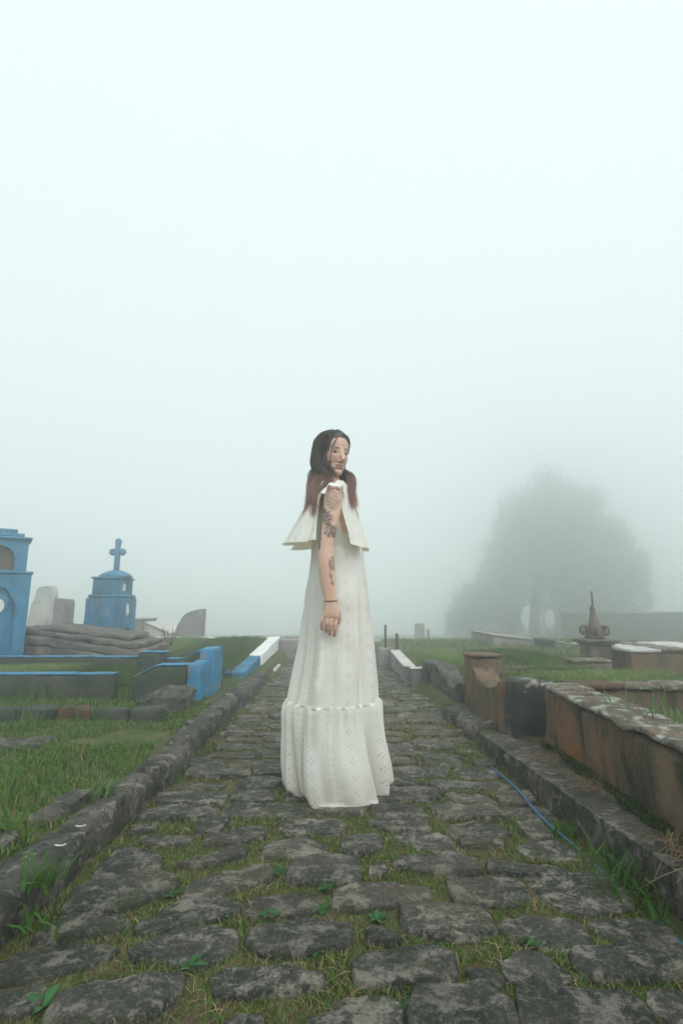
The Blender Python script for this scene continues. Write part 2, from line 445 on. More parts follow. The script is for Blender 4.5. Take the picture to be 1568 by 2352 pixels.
while y < 12.8:
    dep = random.uniform(.105, .150)
    x = xl(y) + random.uniform(.0, .10)
    while x < xr(y) - .06:
        w = random.uniform(.17, .36)
        x1 = min(x + w, xr(y) - .01)
        if x1 - x > .09:
            arch = .035*math.cos(x*1.9) + .03*mnoise.noise(Vector((x*1.1, y*.6, 9)))
            j = lambda s=.012: random.uniform(-s, s)
            sk = j(.02)
            pl = [(x+j()+sk, y+arch+j()), (x1+j()+sk, y+arch+j()), (x1+j()-sk, y+dep+arch+j()), (x+j()-sk, y+dep+arch+j())]
            s, ins = raster(pl, .05)
            if ins.size and (mask[s] & ins).sum() < .12*ins.sum():
                rows.append(pl)
        x = x1 + random.uniform(.018, .055)
    y += dep + random.uniform(.020, .05); k += 1
for pl in rows:
    s, ins = raster(pl); mask[s] |= ins
for k in range(2600):                  # small stones wedged into what gaps remain
    w, dp = random.uniform(.08, .24), random.uniform(.08, .125)
    y = random.uniform(1.25, 3.6); x = random.uniform(-.80, xr(y)-w)
    jj = lambda: random.uniform(-.012, .012)
    pl = [(x+jj(), y+jj()), (x+w+jj(), y+jj()), (x+w+jj(), y+dp+jj()), (x+jj(), y+dp+jj())]
    s, ins = raster(pl, .10)
    if ins.size and not (mask[s] & ins).any():
        rows.append(pl); s, ins = raster(pl); mask[s] |= ins
front = []
y = .2
while y < 1.05:
    x = xl(y)
    while x < .85:
        w = random.uniform(.2, .34)
        front.append([(x, y), (x+w, y), (x+w, y+.13), (x, y+.13)]); x += w+.04
    y += .17
def stone_np(pl, n=20, sd=0.0):
    p = [Vector((a, b)) for a, b in pl]
    q = []
    for i in range(len(p)):
        a, b = p[i], p[(i+1) % len(p)]
        q += [a*.88+b*.12, a*.12+b*.88] if len(p) < 6 else [a*.87+b*.13, a*.13+b*.87]
    L = [0]
    for i in range(len(q)): L.append(L[-1] + (q[(i+1) % len(q)]-q[i]).length)
    out = []
    for t in range(n):
        s = L[-1]*t/n; i = max(a for a in range(len(q)) if L[a] <= s + 1e-9)
        f = (s-L[i])/max(1e-9, L[i+1]-L[i]); out.append(q[i].lerp(q[(i+1) % len(q)], f))
    c = sum(out, Vector((0, 0)))/n
    h = .020 + .007*math.sin(sd*12.9); tx, ty = .03*math.sin(sd*3.3), .05*math.sin(sd*5.1)
    fz = fall(c.y)
    V = []
    for sc_, z in ((1.05, -.05), (1.045, h*.3), (1.025, h*.82), (.985, h*1.0), (.82, h*1.05), (.52, h*1.05), (.25, h*1.05)):
        for o in out:
            d = o - c
            e = mnoise.noise(Vector((o.x*14+sd, o.y*14, sd)))*.006 + mnoise.noise(Vector((o.x*38+sd, o.y*38, sd)))*.006
            d = d*sc_ + (d.normalized()*e if sc_ > .6 else Vector((0, 0)))
            X, Y = c.x+d.x, c.y+d.y
            zz = z
            if z > 0: zz += (tx*d.x + ty*d.y)*1.0 + .009*mnoise.noise(Vector((X*15, Y*15, sd))) + .005*mnoise.noise(Vector((X*42, Y*42, sd)))
            V.append((X, Y, zz+fz))
    V.append((c.x, c.y, h*1.16+fz))
    Fq = []
    for r_ in range(6):
        for t in range(n):
            a, b = r_*n+t, r_*n+(t+1) % n
            Fq.append((a, b, b+n, a+n))
    for t in range(n): Fq.append((6*n+t, 6*n+(t+1) % n, 7*n))
    return V, Fq
order = polys + rows
order.sort(key=lambda pl: sum(b for a, b in pl)/len(pl))
def ccw(pl):
    A = sum(pl[i][0]*pl[(i+1) % len(pl)][1]-pl[(i+1) % len(pl)][0]*pl[i][1] for i in range(len(pl)))
    return pl if A > 0 else pl[::-1]
for i, pl in enumerate(order[:298]):
    V, Fq = stone_np(ccw(pl), 26 if i < 90 else 18 if i < 150 else 14, i*.37)
    me = bpy.data.meshes.new('cobblestone'); me.from_pydata(V, [], Fq); me.update()
    me.polygons.foreach_set('use_smooth', [True]*len(me.polygons)); me.set_sharp_from_angle(angle=R(42)); me.materials.append(M['cobble'])
    link(bpy.data.objects.new('cobblestone', me), path)
VV, FF = [], []
for i, pl in enumerate(order[298:] + front):
    V, Fq = stone_np(ccw(pl), 10, i*.41); o = len(VV)
    VV += V; FF += [tuple(a+o for a in f) for f in Fq]
me = bpy.data.meshes.new('far_cobblestones'); me.from_pydata(VV, [], FF); me.update()
me.polygons.foreach_set('use_smooth', [True]*len(me.polygons)); me.materials.append(M['cobble'])
o = link(bpy.data.objects.new('far_cobblestones', me), path); o['kind'] = 'stuff'

# ---- kerb of rough stones along the lawn
kerb = empty('kerb_left'); tag(kerb, kind='structure')
y = .75; i = 0
while y < 5.5:
    ln = random.uniform(.28, .62)
    h = random.uniform(.105, .14); w = random.uniform(.115, .16)
    if 3.05 < y < 3.25: y += .12
    x1 = xl(y) + random.uniform(-.012, .012)
    rz = random.uniform(-.03, .03)
    def kf(co, yc=y+ln/2, xc=x1-w/2, rz=rz, tl=random.uniform(-.10, .02)):
        d = co - Vector((xc, yc, 0)); c_, s_ = math.cos(rz), math.sin(rz)
        z = co.z + (tl*d.x if co.z > .05 else 0)
        return (xc + d.x*c_ - d.y*s_, yc + d.x*s_ + d.y*c_, z)
    block('kerb_stone', x1-w, x1, y, y+ln, -.06, h, M['kerb'], kerb, cell=.045, bev=.018, jit=.016, seed=i*2.3, fn=kf, smooth=True)
    y += ln + random.uniform(.008, .03); i += 1
# broken flat stones behind the kerb, near the camera
for k, (cx_, cy_, w, d, h) in enumerate([(-1.06, 1.62, .13, .34, .125), (-1.02, 2.02, .11, .30, .115)]):
    block('kerb_stone', cx_-w/2, cx_+w/2, cy_-d/2, cy_+d/2, -.02, h, M['kerb'], kerb, cell=.045, bev=.02, jit=.016, seed=40+k, smooth=True)

# ---- low step of slabs along the walled graves
kerb2 = empty('kerb_right'); tag(kerb2, kind='structure')
cuts = [.45, 1.52, 2.36, 3.16]
for i in range(3):
    y0, y1 = cuts[i]+.004, cuts[i+1]-.004
    def rf(co, y0=y0):
        t = (co.x-0)/1.0
        hgt = .132 - .022*(co.y-1.4)
        x = xr(co.y)+.012 + t*(1.22 - xr(co.y)-.012)
        z = -.06 + (co.z)*(hgt+.06)
        if co.z > .5: z += .010*mnoise.noise(Vector((x*4, co.y*4, 2)))
        return (x, co.y, z)
    bm = box_bm(0, 1, y0, y1, 0, 1, cell=.07, bev=.0, jit=0, fn=rf, maxcuts=12)
    for v in bm.verts: v.co += mnoise.noise_vector(v.co*11)*.008
    from_bm('kerb_slab', bm, M['kerb'], kerb2)

# ================================================================== walled graves to the right of the path
def shear(xf):
    return lambda co: (co.x + xf(co.y), co.y, co.z)
# near plot: lichen-topped wall of weathered brick
g = empty('grave_plot', (1.13, 1.8, 0))
def rel(o, root):                      # parts are built in place; keep them there under the empty
    o.parent = root; o.matrix_parent_inverse = root.matrix_basis.inverted(); return o
tag(g, 'weathered reddish brick grave wall with pale lichen on its top, right of the path', 'grave')
wx = lambda Y: (Y-1.7)*.045
def wall_prof(co):
    return (co.x + wx(co.y) + .012*mnoise.noise(Vector((co.y*2.3, co.z*3, 1))), co.y, co.z + (.012*mnoise.noise(Vector((co.y*3, 0, 6))) if co.z > .2 else 0))
rel(block('side_wall', 1.04, 1.22, .35, 2.92, -.05, .365, M['brickwall'], None, cell=.05, bev=.012, jit=.012, seed=1, fn=wall_prof, maxcuts=50), g)
y = .35; i = 0
while y < 2.88:
    ln = random.uniform(.11, .24)
    if y + ln > 2.9: ln = 2.93 - y
    h0 = .372 + random.uniform(0, .006)
    a, b = 1.025 - random.uniform(0, .014), 1.235 + random.uniform(-.02, .02)
    rz = random.uniform(-.09, .09)
    def cf(co, yc=y+ln/2, rz=rz, tl=random.uniform(-.05, .05), w2=random.uniform(-.04, .04)):
        d = co.y - yc; return (co.x + wx(co.y) - d*rz, co.y + (co.x-1.13)*w2*3, co.z + d*tl)
    rel(block('coping_stone', a, b, y, y+ln, h0, h0+random.uniform(.022, .034), M['coping'], None, cell=.028, bev=.009, jit=.009, seed=i*1.7, fn=cf, smooth=True), g)
    y += ln + random.uniform(.004, .012); i += 1
rel(block('end_wall', 1.29, 4.3, 3.02, 3.15, -.05, .345, M['brickwall'], None, cell=.07, bev=.012, jit=.012, seed=5, maxcuts=40), g)
x = 1.28; i = 0
while x < 4.25:
    ln = random.uniform(.2, .4)
    rel(block('coping_stone', x, min(4.3, x+ln), 3.0, 3.17, .350, .382, M['coping'] if i % 3 else M['redbrick'], None, cell=.05, bev=.008, jit=.008, seed=i*2.1+60, smooth=True), g)
    x += ln+.008; i += 1
rel(block('soil_fill', 1.24, 4.3, .35, 3.01, -.05, .20, M['ground'], None, cell=.12, bev=0, jit=.02, seed=3, maxcuts=24), g)

# second plot: sagging side wall, dark plastered corner post and brick pillar
g2 = empty('grave_plot', (1.05, 3.5, 0))
tag(g2, 'brick grave plot with sagging wall, dark stained corner post and square pillar', 'grave')
rel(block('corner_post', .965, 1.255, 3.00, 3.17, -.05, .405, M['dark_plaster'], None, cell=.035, bev=.012, jit=.010, seed=8, smooth=True,
    fn=lambda c: (c.x, c.y, c.z - (.02*sst(1.05, 1.2, c.x) if c.z > .3 else 0))), g2)
def sag(co):
    t = (co.y-3.18)/(3.86-3.18)
    z = co.z
    if z > .2: z -= .105*math.sin(math.pi*min(1, max(0, t*.95+.05)))**.8 * (1 - .15*t)
    return (co.x + .01*mnoise.noise(Vector((co.y*5, co.z*5, 2))), co.y, z)
rel(block('side_wall', .94, 1.10, 3.18, 3.84, -.05, .40, M['brickwall'], None, cell=.035, bev=.012, jit=.012, seed=12, fn=sag, smooth=True, maxcuts=24), g2)
rel(block('pillar', .935, 1.16, 3.85, 4.08, -.05, .44, M['brickwall'], None, cell=.035, bev=.012, jit=.012, seed=16, smooth=True), g2)
rel(block('pillar_cap', .928, 1.17, 3.845, 4.09, .443, .466, M['brickwall'], None, cell=.04, bev=.008, jit=.008, seed=18, smooth=True), g2)
rel(block('back_wall', 1.17, 3.6, 3.93, 4.05, -.05, .30, M['brickwall'], None, cell=.07, bev=.012, jit=.012, seed=19, maxcuts=30), g2)
rel(block('soil_fill', 1.10, 4.2, 3.18, 3.93, -.05, .315, M['ground'], None, cell=.08, bev=0, jit=.03, seed=20, maxcuts=30), g2)

# stone block lying by the path edge
o = block('stone_block', .76, .95, 3.34, 3.92, -.06, .10, M['kerb'], None, cell=.045, bev=.025, jit=.022, seed=25, smooth=True,
          fn=lambda c: (c.x + (c.y-3.6)*-.10, c.y, c.z + (.03*(c.y-3.6) if c.z > 0 else 0)))
tag(o, 'rough rounded stone block at path edge below the square brick pillar', 'stone')
# low crumbling wall further along
g3 = empty('low_wall', (.93, 4.7, 0)); tag(g3, 'low crumbling grey plaster wall between pillar and white-topped grave', 'wall')
rel(block('wall_body', .90, 1.06, 4.14, 5.1, -.05, .29, M['kerb'], None, cell=.05, bev=.015, jit=.018, seed=28, smooth=True,
    fn=lambda c: (c.x-.05*(c.y-4.1), c.y, c.z - (.13*math.exp(-((c.y-4.35)/.22)**2) if c.z > .15 else 0))), g3)
rel(block('end_block', .81, 1.00, 5.11, 5.36, -.05, .285, M['mould'], None, cell=.05, bev=.015, jit=.014, seed=29, smooth=True), g3)
# white-topped grave with two posts
g4 = empty('grave_plot', (.85, 6.3, 0)); tag(g4, 'low grey grave with white painted rim and two short dark posts', 'grave')
rel(block('front_wall', .715, .93, 5.40, 5.50, -.05, .175, M['grey_plaster'], None, cell=.06, bev=.008, jit=.005, seed=31), g4)
rel(block('rim', .70, .945, 5.39, 5.51, .178, .192, M['pale_plaster'], None, cell=.06, bev=.004, jit=.003, seed=32), g4)
rel(block('side_wall', .66, .76, 5.52, 7.1, -.05, .22, M['grey_plaster'], None, cell=.08, bev=.008, jit=.005, seed=33, fn=lambda c: (c.x, c.y, c.z-(.04*(7.1-c.y)/1.6 if c.z > .1 else 0))), g4)
rel(block('rim', .645, .775, 5.515, 7.08, .222, .236, M['pale_plaster'], None, cell=.08, bev=.004, jit=.003, seed=34, fn=lambda c: (c.x, c.y, c.z-.04*(7.1-c.y)/1.6)), g4)
rel(block('back_wall', .50, .70, 7.12, 7.3, -.05, .25, M['grey_plaster'], None, cell=.08, bev=.008, jit=.006, seed=35), g4)
for px_, top in ((885, 1435), (911, 1455)):
    p = at(px_, 1490, 7.2); q = at(px_, top, 7.2)
    rel(tube('post', [(p.x, 7.2, .2), (p.x, 7.2, (q.z+p.z)/2), (p.x+.004, 7.2, q.z)], [.022, .021, .020] if px_ > 900 else [.015]*3, M['rust'], None, 8), g4)
# grave fill for the grassy ground behind it
rel(block('soil_fill', .77, 2.6, 5.5, 7.2, -.05, .19, M['ground'], None, cell=.12, bev=0, jit=.03, seed=36), g4)

# ornamental tomb with scrolled finial
p = at(1372, 1545, 6.2); cx_, cy_ = p.x, 6.2
zb = ground_z(cx_, cy_)
g5 = empty('ornamental_tomb', (cx_, cy_, 0)); tag(g5, 'brown stone pedestal tomb crowned by scrolls and a thin spike', 'tomb')
rel(block('pedestal', cx_-.135, cx_+.135, cy_-.135, cy_+.135, zb-.05, .365, M['ornament'], None, cell=.05, bev=.01, jit=.008, seed=41), g5)
for i, (r_, z0, z1) in enumerate([(.155, .368, .385), (.185, .386, .402), (.20, .403, .43)]):
    rel(block('cornice', cx_-r_, cx_+r_, cy_-r_, cy_+r_, z0, z1, M['ornament'], None, cell=.06, bev=.006, jit=.005, seed=42+i), g5)
rel(lathe('finial', [(.10, 0), (.115, .02), (.085, .05), (.095, .08), (.075, .12), (.062, .17), (.05, .22), (.036, .27), (.04, .285), (.028, .31), (.036, .335), (.030, .36), (.014, .385), (.008, .40)], (cx_, cy_, .43), M['ornament'], None, 16), g5)
for k in range(6):
    a = k*math.pi/3 + .3
    pts = []
    for j in range(15):
        t = j/14; ph = t*1.6*math.pi*1.5
        rr = .05*(1-.62*t)
        rad = .085 + .05*t*0 + rr*math.sin(ph)*.9 + .035*(1-t)*0
        zz = .06 + .06*(1-math.cos(ph))*(1-.4*t) + .02
        pts.append((cx_ + math.cos(a)*(rad+.035), cy_ + math.sin(a)*(rad+.035), .43 + zz - .03))
    rel(tube('scroll', pts, [.016 - .008*j/14 for j in range(15)], M['ornament'], None, 7), g5)
q = at(1357, 1358, cy_)
rel(tube('spike', [(q.x, cy_, .66), (q.x+.002, cy_, .78), (q.x, cy_, q.z)], [.017, .013, .008], M['rust'], None, 8), g5)
rel(tube('bracket', [(q.x, cy_, .66), (q.x+.02, cy_, .63), (cx_-.02, cy_, .70)], [.012, .014, .012], M['ornament'], None, 8), g5)
p0 = at(1308, 1545, 5.8); p1 = at(1392, 1545, 5.8)
rel(block('base_block', p0.x, p1.x, 5.66, 5.98, zb-.05, .215, M['ornament'], None, cell=.05, bev=.012, jit=.012, seed=47, smooth=True), g5)
rel(block('base_rim', p0.x-.01, p1.x+.01, 5.65, 5.99, .218, .24, M['coping'], None, cell=.06, bev=.008, jit=.008, seed=48, smooth=True), g5)

# brick tomb at the frame's edge, its lid slabs pale
p0 = at(1452, 1540, 5.7)
g6 = empty('brick_tomb', (p0.x+.8, 6.0, 0)); tag(g6, 'low reddish brick tomb with pale chipped lid slabs, beside the spiked pedestal', 'tomb')
rel(block('tomb_body', p0.x, p0.x+2.2, 5.7, 6.7, -.02, .315, M['brickwall'], None, cell=.07, bev=.01, jit=.012, seed=51, maxcuts=30), g6)
x = p0.x-.02
for i, ln in enumerate((.34, .30, .42, .36, .4, .38)):
    rel(block('lid_slab', x, x+ln, 5.68, 6.72, .318+.004*(i % 2), .352+.006*(i % 3), M['pale_plaster'] if i in (0, 2) else M['coping'], None, cell=.07, bev=.008, jit=.008, seed=52+i), g6)
    x += ln+.008
# white low tombs and dark box behind
def tomb(x0, x1, ytop, ybot, Y, dep, mat, label, cat='tomb', name='low_tomb', slope=0.0, capmat=None, zlow=None):
    a, b = at(x0, ytop, Y), at(x1, ytop, Y)
    zt = a.z; zb_ = zlow if zlow is not None else min(ground_z(a.x, Y), at(x0, ybot, Y).z) - .1
    r_ = empty(name, ((a.x+b.x)/2, Y, zb_)); tag(r_, label, cat)
    fn = (lambda c: (c.x, c.y, c.z + (slope*(c.x-a.x)/(b.x-a.x) if c.z > (zt+zb_)/2 else 0)))
    rel(block('tomb_body', a.x, b.x, Y, Y+dep, zb_, zt-.03, mat, None, cell=.12, bev=.01, jit=.008, seed=x0*.13, fn=fn), r_)
    rel(block('lid', a.x-.02, b.x+.02, Y-.02, Y+dep+.02, zt-.028, zt, capmat or mat, None, cell=.12, bev=.008, jit=.006, seed=x0*.17, fn=fn), r_)
    return r_
tomb(1396, 1452, 1488, 1540, 8.0, 1.2, M['white_paint'], 'whitewashed tomb with sloping top between spiked pedestal and brick tomb', slope=-.14)
tomb(1130, 1249, 1457, 1520, 9.6, 1.6, M['grey_plaster'], 'long pale grey tomb with slanting top under the big tree', slope=-.10)
tomb(1250, 1273, 1470, 1530, 8.6, .5, M['mould'], 'narrow dark stained box tomb beside the long pale grey tomb', name='box_tomb')
tomb(1274, 1340, 1472, 1530, 9.0, 1.0, M['grey_plaster'], 'plain grey tomb half hidden behind the spiked pedestal', slope=-.08)
tomb(1030, 1085, 1467, 1500, 13.0, 1.4, M['white_paint'], 'small whitewashed tomb with sloping lid left of the big tree', slope=-.20)
tomb(1100, 1128, 1478, 1500, 12.0, .8, M['grey_plaster'], 'small grey headstone block right of the small whitewashed tomb', name='box_tomb')

# ================================================================== graves to the left
# flat stone in the lawn
o = block('stone_slab', -2.3, -1.55, 2.78, 3.02, .0, .115, M['kerb'], None, cell=.05, bev=.02, jit=.02, seed=61, smooth=True)
tag(o, 'flat worn stone slab sunk in the lawn', 'slab')
# remains of a brick edging
g7 = empty('brick_edging', (-1.8, 3.55, .1)); tag(g7, 'low mossy remains of brick edging lying in the lawn', 'edging')
x = -2.55; i = 0
while x < -1.24:
    ln = random.uniform(.19, .25)
    rel(block('brick', x, x+ln, 3.46+random.uniform(-.012, .012), 3.58, .02, .165+.03*mnoise.noise(Vector((x*3, 0, 0))), M['redbrick'] if i == 3 else M['mould'], None, cell=.05, bev=.012, jit=.012, seed=62+i, smooth=True), g7)
    x += ln+.008; i += 1
# broken stump of stone in front of the blue post
g8 = empty('stone_rubble', (-1.25, 3.85, .05)); tag(g8, 'broken grey stone stump in front of the blue wall end', 'rubble')
rel(block('stump', -1.42, -1.12, 3.74, 4.04, -.02, .225, M['kerb'], None, cell=.04, bev=.035, jit=.03, seed=70, smooth=True, fn=lambda c: (c.x + .03*mnoise.noise(c*6), c.y, c.z - (.06*sst(-1.3, -1.45, c.x) if c.z > .1 else 0))), g8)
rel(block('fragment', -1.31, -1.17, 3.66, 3.76, -.02, .12, M['kerb'], None, cell=.04, bev=.03, jit=.025, seed=71, smooth=True), g8)

# blue painted grave border
g9 = empty('grave_border', (-1.2, 4.4, .08)); tag(g9, 'mouldy grave border with peeling bright blue top and blue end posts beside path', 'grave')
def capped(x0, x1, y0, y1, z0, z1, root=g9, body=M['mould'], cap=M['blue_worn'], nm='wall', fn=None, sd=0):
    rel(block(nm, x0, x1, y0, y1, z0, z1, body, None, cell=.05, bev=.012, jit=.010, seed=sd, fn=fn, smooth=True, maxcuts=30), root)
    rel(block('painted_top', x0+.004, x1-.004, y0+.004, y1-.004, z1+.001, z1+.012, cap, None, cell=.05, bev=.004, jit=.006, seed=sd+1, fn=fn, maxcuts=30), root)
capped(-4.2, -1.84, 4.30, 4.42, .02, .265, sd=73)
capped(-4.2, -2.06, 5.50, 5.62, .02, .285, sd=75)
capped(-1.62, -1.20, 4.13, 4.27, .02, .355, sd=77, nm='stub_wall', fn=lambda c: (c.x, c.y, c.z - (.09*sst(-1.42, -1.62, c.x) if c.z > .2 else 0)))
rel(block('end_post', -1.195, -1.09, 4.125, 4.42, -.02, .372, M['blue_worn'], None, cell=.045, bev=.006, jit=.005, seed=79, smooth=True), g9)
rel(block('end_post', -1.185, -1.075, 4.43, 4.80, -.02, .455, M['blue_worn'], None, cell=.045, bev=.006, jit=.005, seed=80, smooth=True), g9)
capped(-1.80, -1.55, 4.66, 4.80, .02, .405, sd=81, nm='corner_block')
def dip(c):
    t = (c.x+1.55)/(.36)
    return (c.x, c.y, c.z + (.10*sst(.35, 1.0, t) if c.z > .2 else 0))
capped(-1.545, -1.19, 4.67, 4.79, .02, .345, sd=83, nm='dipping_wall', fn=dip)
capped(-2.05, -1.81, 4.69, 4.80, .02, .22, sd=85, nm='low_wall_piece')
rel(block('soil_fill', -4.2, -1.2, 4.43, 5.49, -.02, .175, M['ground'], None, cell=.1, bev=0, jit=.03, seed=86, maxcuts=30), g9)

# grass-filled grave with blue and white sides
g10 = empty('grave_plot', (-1.2, 6.5, .1)); tag(g10, 'grass-filled grave with side wall half light blue, half white', 'grave')
zt = lambda Y: .150 + .062*(Y-5.4)
up = lambda c: (c.x, c.y, c.z + (zt(c.y)-.15 if c.z > .05 else 0))
rel(block('side_wall', -1.13, -.985, 5.41, 6.45, -.03, .15, M['blue'], None, cell=.06, bev=.008, jit=.004, seed=90, fn=up), g10)
rel(block('front_wall', -1.9, -1.135, 5.42, 5.54, -.03, .135, M['mould'], None, cell=.06, bev=.008, jit=.006, seed=91), g10)
rel(block('painted_top', -1.9, -1.135, 5.415, 5.55, .137, .15, M['blue'], None, cell=.06, bev=.004, jit=.003, seed=92), g10)
rel(block('side_wall', -1.125, -.965, 6.46, 8.2, -.03, .165, M['white_paint'], None, cell=.06, bev=.008, jit=.004, seed=93, fn=up), g10)
rel(block('rim', -2.95, -.97, 8.22, 8.34, -.03, .33, M['white_paint'], None, cell=.1, bev=.008, jit=.004, seed=94), g10)
V = []
for yy in np.linspace(5.55, 8.2, 28):
    for xx in np.linspace(-3.0, -1.13, 20):
        V.append((xx, yy, zt(yy) - .01 + .02*mnoise.noise(Vector((xx*3, yy*3, 0)))))
I = np.arange(560).reshape(28, 20); Q = np.stack([I[:-1, :-1], I[:-1, 1:], I[1:, 1:], I[1:, :-1]], -1).reshape(-1, 4)
rel(from_np('soil_fill', V, Q, M['ground'], None, True), g10)
o = block('stone_plinth', -.955, -.62, 8.1, 8.5, -.06, .30, M['grey_plaster'], None, cell=.08, bev=.01, jit=.008, seed=96)
tag(o, 'grey plaster block at path edge beyond the white grave wall', 'block')
o = block('white_step', -.955, -.82, 6.6, 7.2, -.06, .04, M['pale_plaster'], None, cell=.08, bev=.01, jit=.006, seed=97)
tag(o, 'low white painted step at foot of the white grave wall', 'step')

# grey ledger slab, tilted
p = at(205, 1480, 6.3)
g11 = empty('ledger_tomb', (p.x, 6.3, .3), R(-4)); g11.rotation_euler = (R(2), R(6.5), R(-6))
tag(g11, 'grey granite ledger tomb of stepped slabs, tilted, behind the blue border', 'tomb')
def gable(c): return (c.x, c.y, c.z)
for nm, hx, hy, z0, z1, sd, dx in (('base_slab', .84, .42, -.16, .045, 1, -.02), ('middle_slab', .82, .40, .048, .135, 2, .0), ('upper_slab', .74, .34, .138, .195, 3, .02), ('top_slab', .55, .26, .198, .245, 4, .06)):
    def slab(c, sd=sd, hx=hx):
        a_ = R((-3, 2, -2.5, 4)[sd-1]); e_ = .04*mnoise.noise(Vector((c.y*6, sd, 0)))*(abs(c.x) > hx*.8) + .02*mnoise.noise(Vector((c.x*5, sd*3, 1)))*(abs(c.y) > .2)
        return (c.x*math.cos(a_)-c.y*math.sin(a_)+e_, c.x*math.sin(a_)+c.y*math.cos(a_), c.z + .012*mnoise.noise(Vector((c.x*3, c.y*3, sd))))
    block(nm, dx-hx, dx+hx, -hy, hy, z0, z1, M['sarco'], g11, cell=.04, bev=.008, jit=.016, seed=100+sd, smooth=True, maxcuts=40, fn=slab)

# tall blue tomb with arched niche
def arch_frame(w0, w1, z0, z1, ac, aw, az0, az1, dep, n=14):
    """plate in the XZ plane with an arched opening; front at y=0, back at y=dep"""
    ring = [(ac-aw, az0), (ac-aw, az1-aw)] + [(ac+aw*math.cos(math.pi*(1-k/n)), az1-aw+aw*math.sin(math.pi*(1-k/n))) for k in range(1, n)] + [(ac+aw, az1-aw), (ac+aw, az0)]
    m0 = Vector(((w0+w1)/2, (z0+z1)/2)); V = []; outer = []
    cx2, cz2 = ac, (az0+az1)/2
    for (x, z) in ring:
        dx, dz = x-cx2, z-cz2
        ts = []
        if dx > 1e-6: ts.append((w1-cx2)/dx)
        if dx < -1e-6: ts.append((w0-cx2)/dx)
        if dz > 1e-6: ts.append((z1-cz2)/dz)
        if dz < -1e-6: ts.append((z0-cz2)/dz)
        t = min(ts); outer.append([cx2+dx*t, cz2+dz*t])
    outer[0] = [w0, z0]; outer[-1] = [w1, z0]
    def snap(tx, tz):
        k = min(range(len(outer)), key=lambda i: (outer[i][0]-tx)**2+(outer[i][1]-tz)**2); outer[k] = [tx, tz]
    snap(w0, z1); snap(w1, z1)
    bm = bmesh.new(); L = len(ring)
    rows_ = []
    for src, yy in ((outer, 0), (ring, 0), (ring, dep), (outer, dep)):
        rows_.append([bm.verts.new((x, yy, z)) for x, z in src])
    for a in range(4):
        A, B = rows_[a], rows_[(a+1) % 4]
        for i in range(L-1): bm.faces.new((A[i], A[i+1], B[i+1], B[i]))
        bm.faces.new((A[L-1], A[0], B[0], B[L-1]))
    bmesh.ops.recalc_face_normals(bm, faces=bm.faces)
    return bm
p = at(65, 1400, 5.8); xr_ = p.x; zb = .02
g12 = empty('blue_tomb', (xr_, 5.8, zb)); tag(g12, 'tall bright blue tomb with arched brown niche at the photo\'s left edge', 'tomb')
z1 = at(60, 1320, 5.8).z; z2 = at(50, 1243, 5.95).z; z3 = at(10, 1220, 6.0).z
wL = .68
rel(block('lower_body', xr_-wL, xr_-.002, 5.84, 6.5, zb-.05, z1, M['blue'], None, cell=.1, bev=.01, jit=.004, seed=110), g12)
fb = arch_frame(xr_-wL, xr_, zb-.04, z1, xr_-wL/2, .22, zb+.02, z1-.12, .045, 3)
bmesh.ops.translate(fb, verts=fb.verts, vec=(0, 5.795, 0)); rel(from_bm('panel_frame', fb, M['blue'], None), g12)
rel(block('ledge', xr_-wL-.02, xr_+.015, 5.78, 6.52, z1+.002, z1+.035, M['blue'], None, cell=.1, bev=.008, jit=.003, seed=111), g12)
ux = xr_-.055
rel(block('upper_body', ux-wL+.11, ux-.002, 5.99, 6.45, z1+.036, z2, M['blue'], None, cell=.1, bev=.008, jit=.003, seed=112), g12)
fb = arch_frame(ux-wL+.11, ux, z1+.036, z2, ux-(wL-.11)/2, .165, z1+.05, z2-.07, .075, 16)
bmesh.ops.translate(fb, verts=fb.verts, vec=(0, 5.912, 0)); rel(from_bm('niche_frame', fb, M['blue'], None), g12)
rel(block('niche_back', ux-wL+.16, ux-.05, 5.980, 5.988, z1+.04, z2-.02, M['niche'], None, cell=.1, bev=0, jit=0, seed=113), g12)
for i, (e, h0, h1) in enumerate(((.03, 0, .03), (-.05, .031, .075), (-.12, .076, .13))):
    rel(block('cornice', ux-wL+.11-e, ux+e, 5.90-e*.8, 6.45+e, z2+h0, z2+h1, M['blue'], None, cell=.1, bev=.008, jit=.003, seed=114+i), g12)
def oval(name, c, ru, rv, nrm, mat, root, thick=.012):
    n = 20; V = []; Fc = []
    nrm = Vector(nrm).normalized(); u = Vector((0, 0, 1)).cross(nrm).normalized(); w = Vector((0, 0, 1))
    for s_, d in ((1, 0), (1, thick*.6), (.86, thick), (.8, thick*.75)):
        for k in range(n):
            a = 2*math.pi*k/n; V.append(tuple(Vector(c)+u*math.cos(a)*ru*s_+w*math.sin(a)*rv*s_+nrm*d))
    for i in range(3):
        for k in range(n):
            a, b = i*n+k, i*n+(k+1) % n; Fc.append((a, b, b+n, a+n))
    Fc.append(tuple(range(3*n, 4*n)))
    me = bpy.data.meshes.new(name); me.from_pydata(V, [], Fc); me.update(); me.materials.append(mat)
    return rel(link(bpy.data.objects.new(name, me)), root)
oval('portrait_medallion', (at(13, 1392, 5.83).x, 5.838, at(13, 1392, 5.83).z), .05, .075, (0, -1, 0), M['ceramic'], g12)

g12.rotation_euler.z = R(33)
